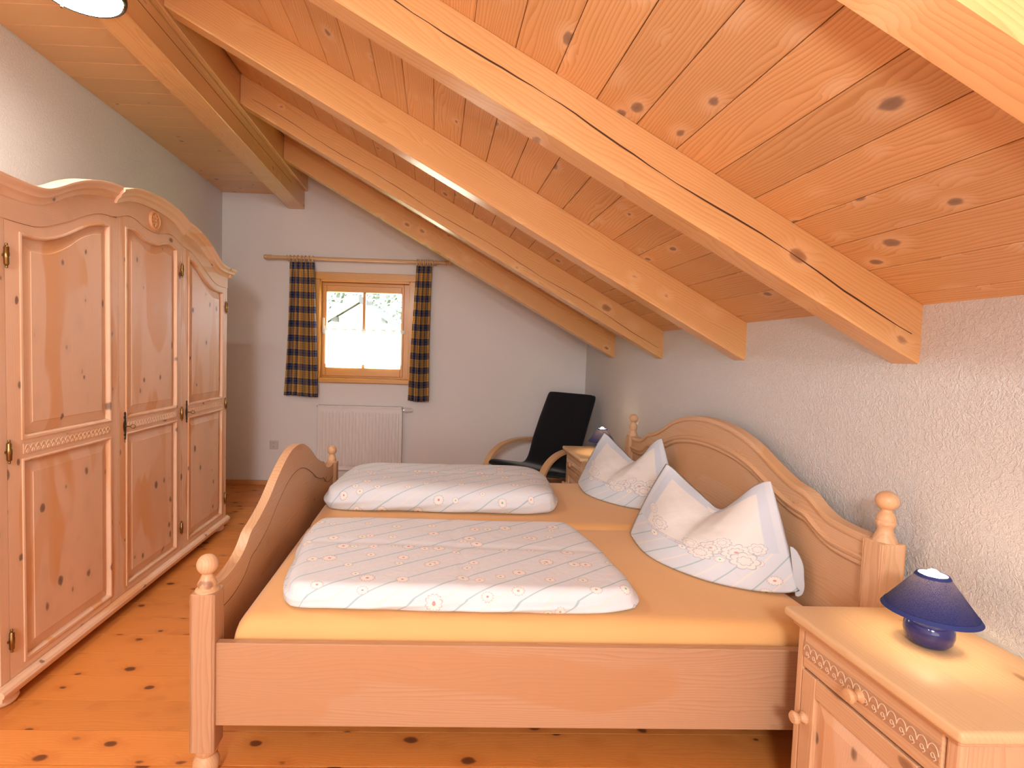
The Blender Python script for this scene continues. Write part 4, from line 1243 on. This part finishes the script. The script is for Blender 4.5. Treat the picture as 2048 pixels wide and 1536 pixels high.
def bent(bm, pts, yc, w, t):
    g = [interp([(k, p[c]) for k, p in enumerate(pts)]) for c in (0, 1)]
    n_ = 48; secs = []
    for k in range(n_ + 1):
        s = k / n_ * (len(pts) - 1); e = .04
        p = Vector((g[0](s), yc, g[1](s))); q = Vector((g[0](min(s + e, len(pts) - 1)) - g[0](max(s - e, 0)), 0, g[1](min(s + e, len(pts) - 1)) - g[1](max(s - e, 0)))).normalized()
        m = Vector((-q.z, 0, q.x))
        secs.append([p + m * a + Vector((0, b, 0)) for a, b in ((-t, -w + .003), (-t + .003, -w), (t - .003, -w), (t, -w + .003), (t, w - .003), (t - .003, w), (-t + .003, w), (-t, w - .003))])
    sweep(bm, secs)
arm = [(.155, .012), (.060, .10), (.010, .20), (-.004, .30), (.022, .40), (.09, .485), (.19, .540), (.31, .566), (.43, .574), (.56, .570), (.70, .560)]
rear = [(.665, .55), (.70, .40), (.72, .20), (.735, .025)]
for s in (1, -1):
    bm = bmesh.new(); bent(bm, arm, s * .302, .030, .013)
    a_ = obj('arm', bm, W('beech', 'x'), ch, smooth=35)
    bm = bmesh.new(); bent(bm, [(.155, .013), (.30, .013), (.50, .013), (.75, .013)], s * .302, .028, .012)
    obj('runner', bm, W('beech', 'x'), ch, smooth=35)
    bm = bmesh.new(); bent(bm, rear, s * .302, .028, .012)
    obj('leg', bm, W('beech', 'z'), ch, smooth=35)
    bm = bmesh.new(); bent(bm, [(.02, .365), (.2, .345), (.38, .312), (.47, .330), (.55, .46), (.60, .60), (.67, .78)], s * .15, .022, .010)
    obj('seat_frame', bm, W('beech', 'x'), ch, smooth=35)
bm = bmesh.new(); box(bm, .018, -.272, .325, .036, .272, .372, bev=.003); obj('front_crossbar', bm, W('beech', 'y'), ch)
bm = bmesh.new(); box(bm, .545, -.272, .30, .563, .272, .350, bev=.003); obj('rear_crossbar', bm, W('beech', 'y'), ch)

# ---------------------------------------------------------------- ceiling lamp
cl = thing('ceiling_lamp', 'round ceiling lamp with glowing opal glass in a dark ring under the purlin', 'ceiling lamp', (-1.375, 2.085, 2.6795))
bm = bmesh.new(); lathe(bm, [(0, -.0005), (.135, -.0005), (.150, -.010), (.153, -.022), (.149, -.034), (.142, -.0385), (.136, -.036), (.136, -.018), (0, -.018)], n=56)
obj('ring', bm, MT['iron'], cl, smooth=40)
bm = bmesh.new(); lathe(bm, [(.1355, -.020), (.1355, -.037), (.122, -.042), (.095, -.047), (.055, -.050), (0, -.051)], n=56)
obj('opal_bowl', bm, MT['lampglass'], cl, smooth=60)
for a in (.5, 2.6, 4.7):
    bm = bmesh.new(); lathe(bm, [(0, -.0375), (.006, -.0375), (.0065, -.044), (.004, -.047), (0, -.047)], (.139 * math.cos(a), .139 * math.sin(a), 0), n=12)
    obj('clip', bm, MT['brass'], cl, smooth=40)

# ---------------------------------------------------------------- outside the window
t = struct_empty('ground')
o = obj('meadow', boxbm(-40, 7.5, -3.3, 40, 80, -3.0), MT['grass'], t)
hs = thing('neighbour_house', 'pale gabled house with grey roof edge beyond the window', 'house', (-3.15, 22, -3.0))
ap, sl_, hw2 = 6.38, .64, 4.6
bm = bmesh.new()
for y in (0, 9):
    vs = [bm.verts.new(p) for p in ((-hw2, y, 0), (hw2, y, 0), (hw2, y, ap - sl_ * hw2), (0, y, ap), (-hw2, y, ap - sl_ * hw2))]
    bm.faces.new(vs)
bm.verts.ensure_lookup_table()
for k in range(5): bm.faces.new((bm.verts[k], bm.verts[(k + 1) % 5], bm.verts[5 + (k + 1) % 5], bm.verts[5 + k]))
obj('wall', bm, MT['house'], hs)
for s in (-1, 1):
    bm = bmesh.new(); e = hw2 + .7
    sweep(bm, [[(0, y, ap + .05), (s * e, y, ap + .05 - sl_ * e), (s * e, y, ap + .22 - sl_ * e), (0, y, ap + .22)] for y in (-.85, 9.6)])
    rf = obj('roof', bm, MT['tile'], hs)
    bm = bmesh.new(); sweep(bm, [[(0, y, ap - .06), (s * e, y, ap - .06 - sl_ * e), (s * e, y, ap + .24 - sl_ * e), (0, y, ap + .24)] for y in (-.93, -.85)])
    obj('verge_board', bm, MT['verge'] if s > 0 else MT['house'], rf)
    for q in (1.0, 2.6, 4.2):
        obj('rafter_tail', boxbm(s * q - .09, -.84, ap - .2 - sl_ * q, s * q + .09, 0, ap - sl_ * q, bev=.01), MT['verge'], rf)
wn = obj('window', boxbm(-.62, -.06, 3.9, .30, 0.0, 5.35, bev=.02), MT['house'], hs)
for a, b in ((-.56, -.18), (-.14, .24)): obj('pane', boxbm(a, -.075, 3.97, b, -.06, 5.28), MT['glass'], wn)
for ti, (tx, ty, tz, hh, rr) in enumerate(((-9.5, 40, -3, 13, 4.2), (-2.5, 44, -3, 14, 4.6), (3.2, 38, -3, 12.5, 4.2), (-16, 46, -3, 14, 4.8))):
    rnd = random.Random(ti)
    t = thing('broadleaf_tree', ('leafy tree beyond the left of the house', 'leafy tree right behind the house gable', 'leafy tree beyond the right roof edge', 'leafy tree at the far left outside')[ti], 'tree', (tx, ty, tz), group='trees behind the house')
    bm = bmesh.new(); tube(bm, [(0, 0, 0), (.1, 0, hh * .3), (0, .1, hh * .6)], [.3, .22, .1], 10); obj('trunk', bm, MT['bark'], t, smooth=60)
    bm = bmesh.new()
    for k in range(1100):
        a, e = rnd.uniform(0, 6.283), math.asin(rnd.uniform(-.8, 1)); q = rr * rnd.uniform(.55, 1.0)
        c = Vector((q * math.cos(a) * math.cos(e), q * math.sin(a) * math.cos(e), hh * .62 + q * 1.15 * math.sin(e)))
        s = rnd.uniform(.22, .5); ax = Vector((rnd.gauss(0, 1), rnd.gauss(0, 1), rnd.gauss(0, 1))).normalized(); bx = ax.orthogonal().normalized(); cx_ = ax.cross(bx)
        vs = [bm.verts.new(c + s * (bx * u_ + cx_ * v_)) for u_, v_ in ((-.5, 0), (0, -.35), (.6, 0), (0, .35))]
        bm.faces.new(vs)
    obj('foliage', bm, MT['leaf'], t, kind='stuff')
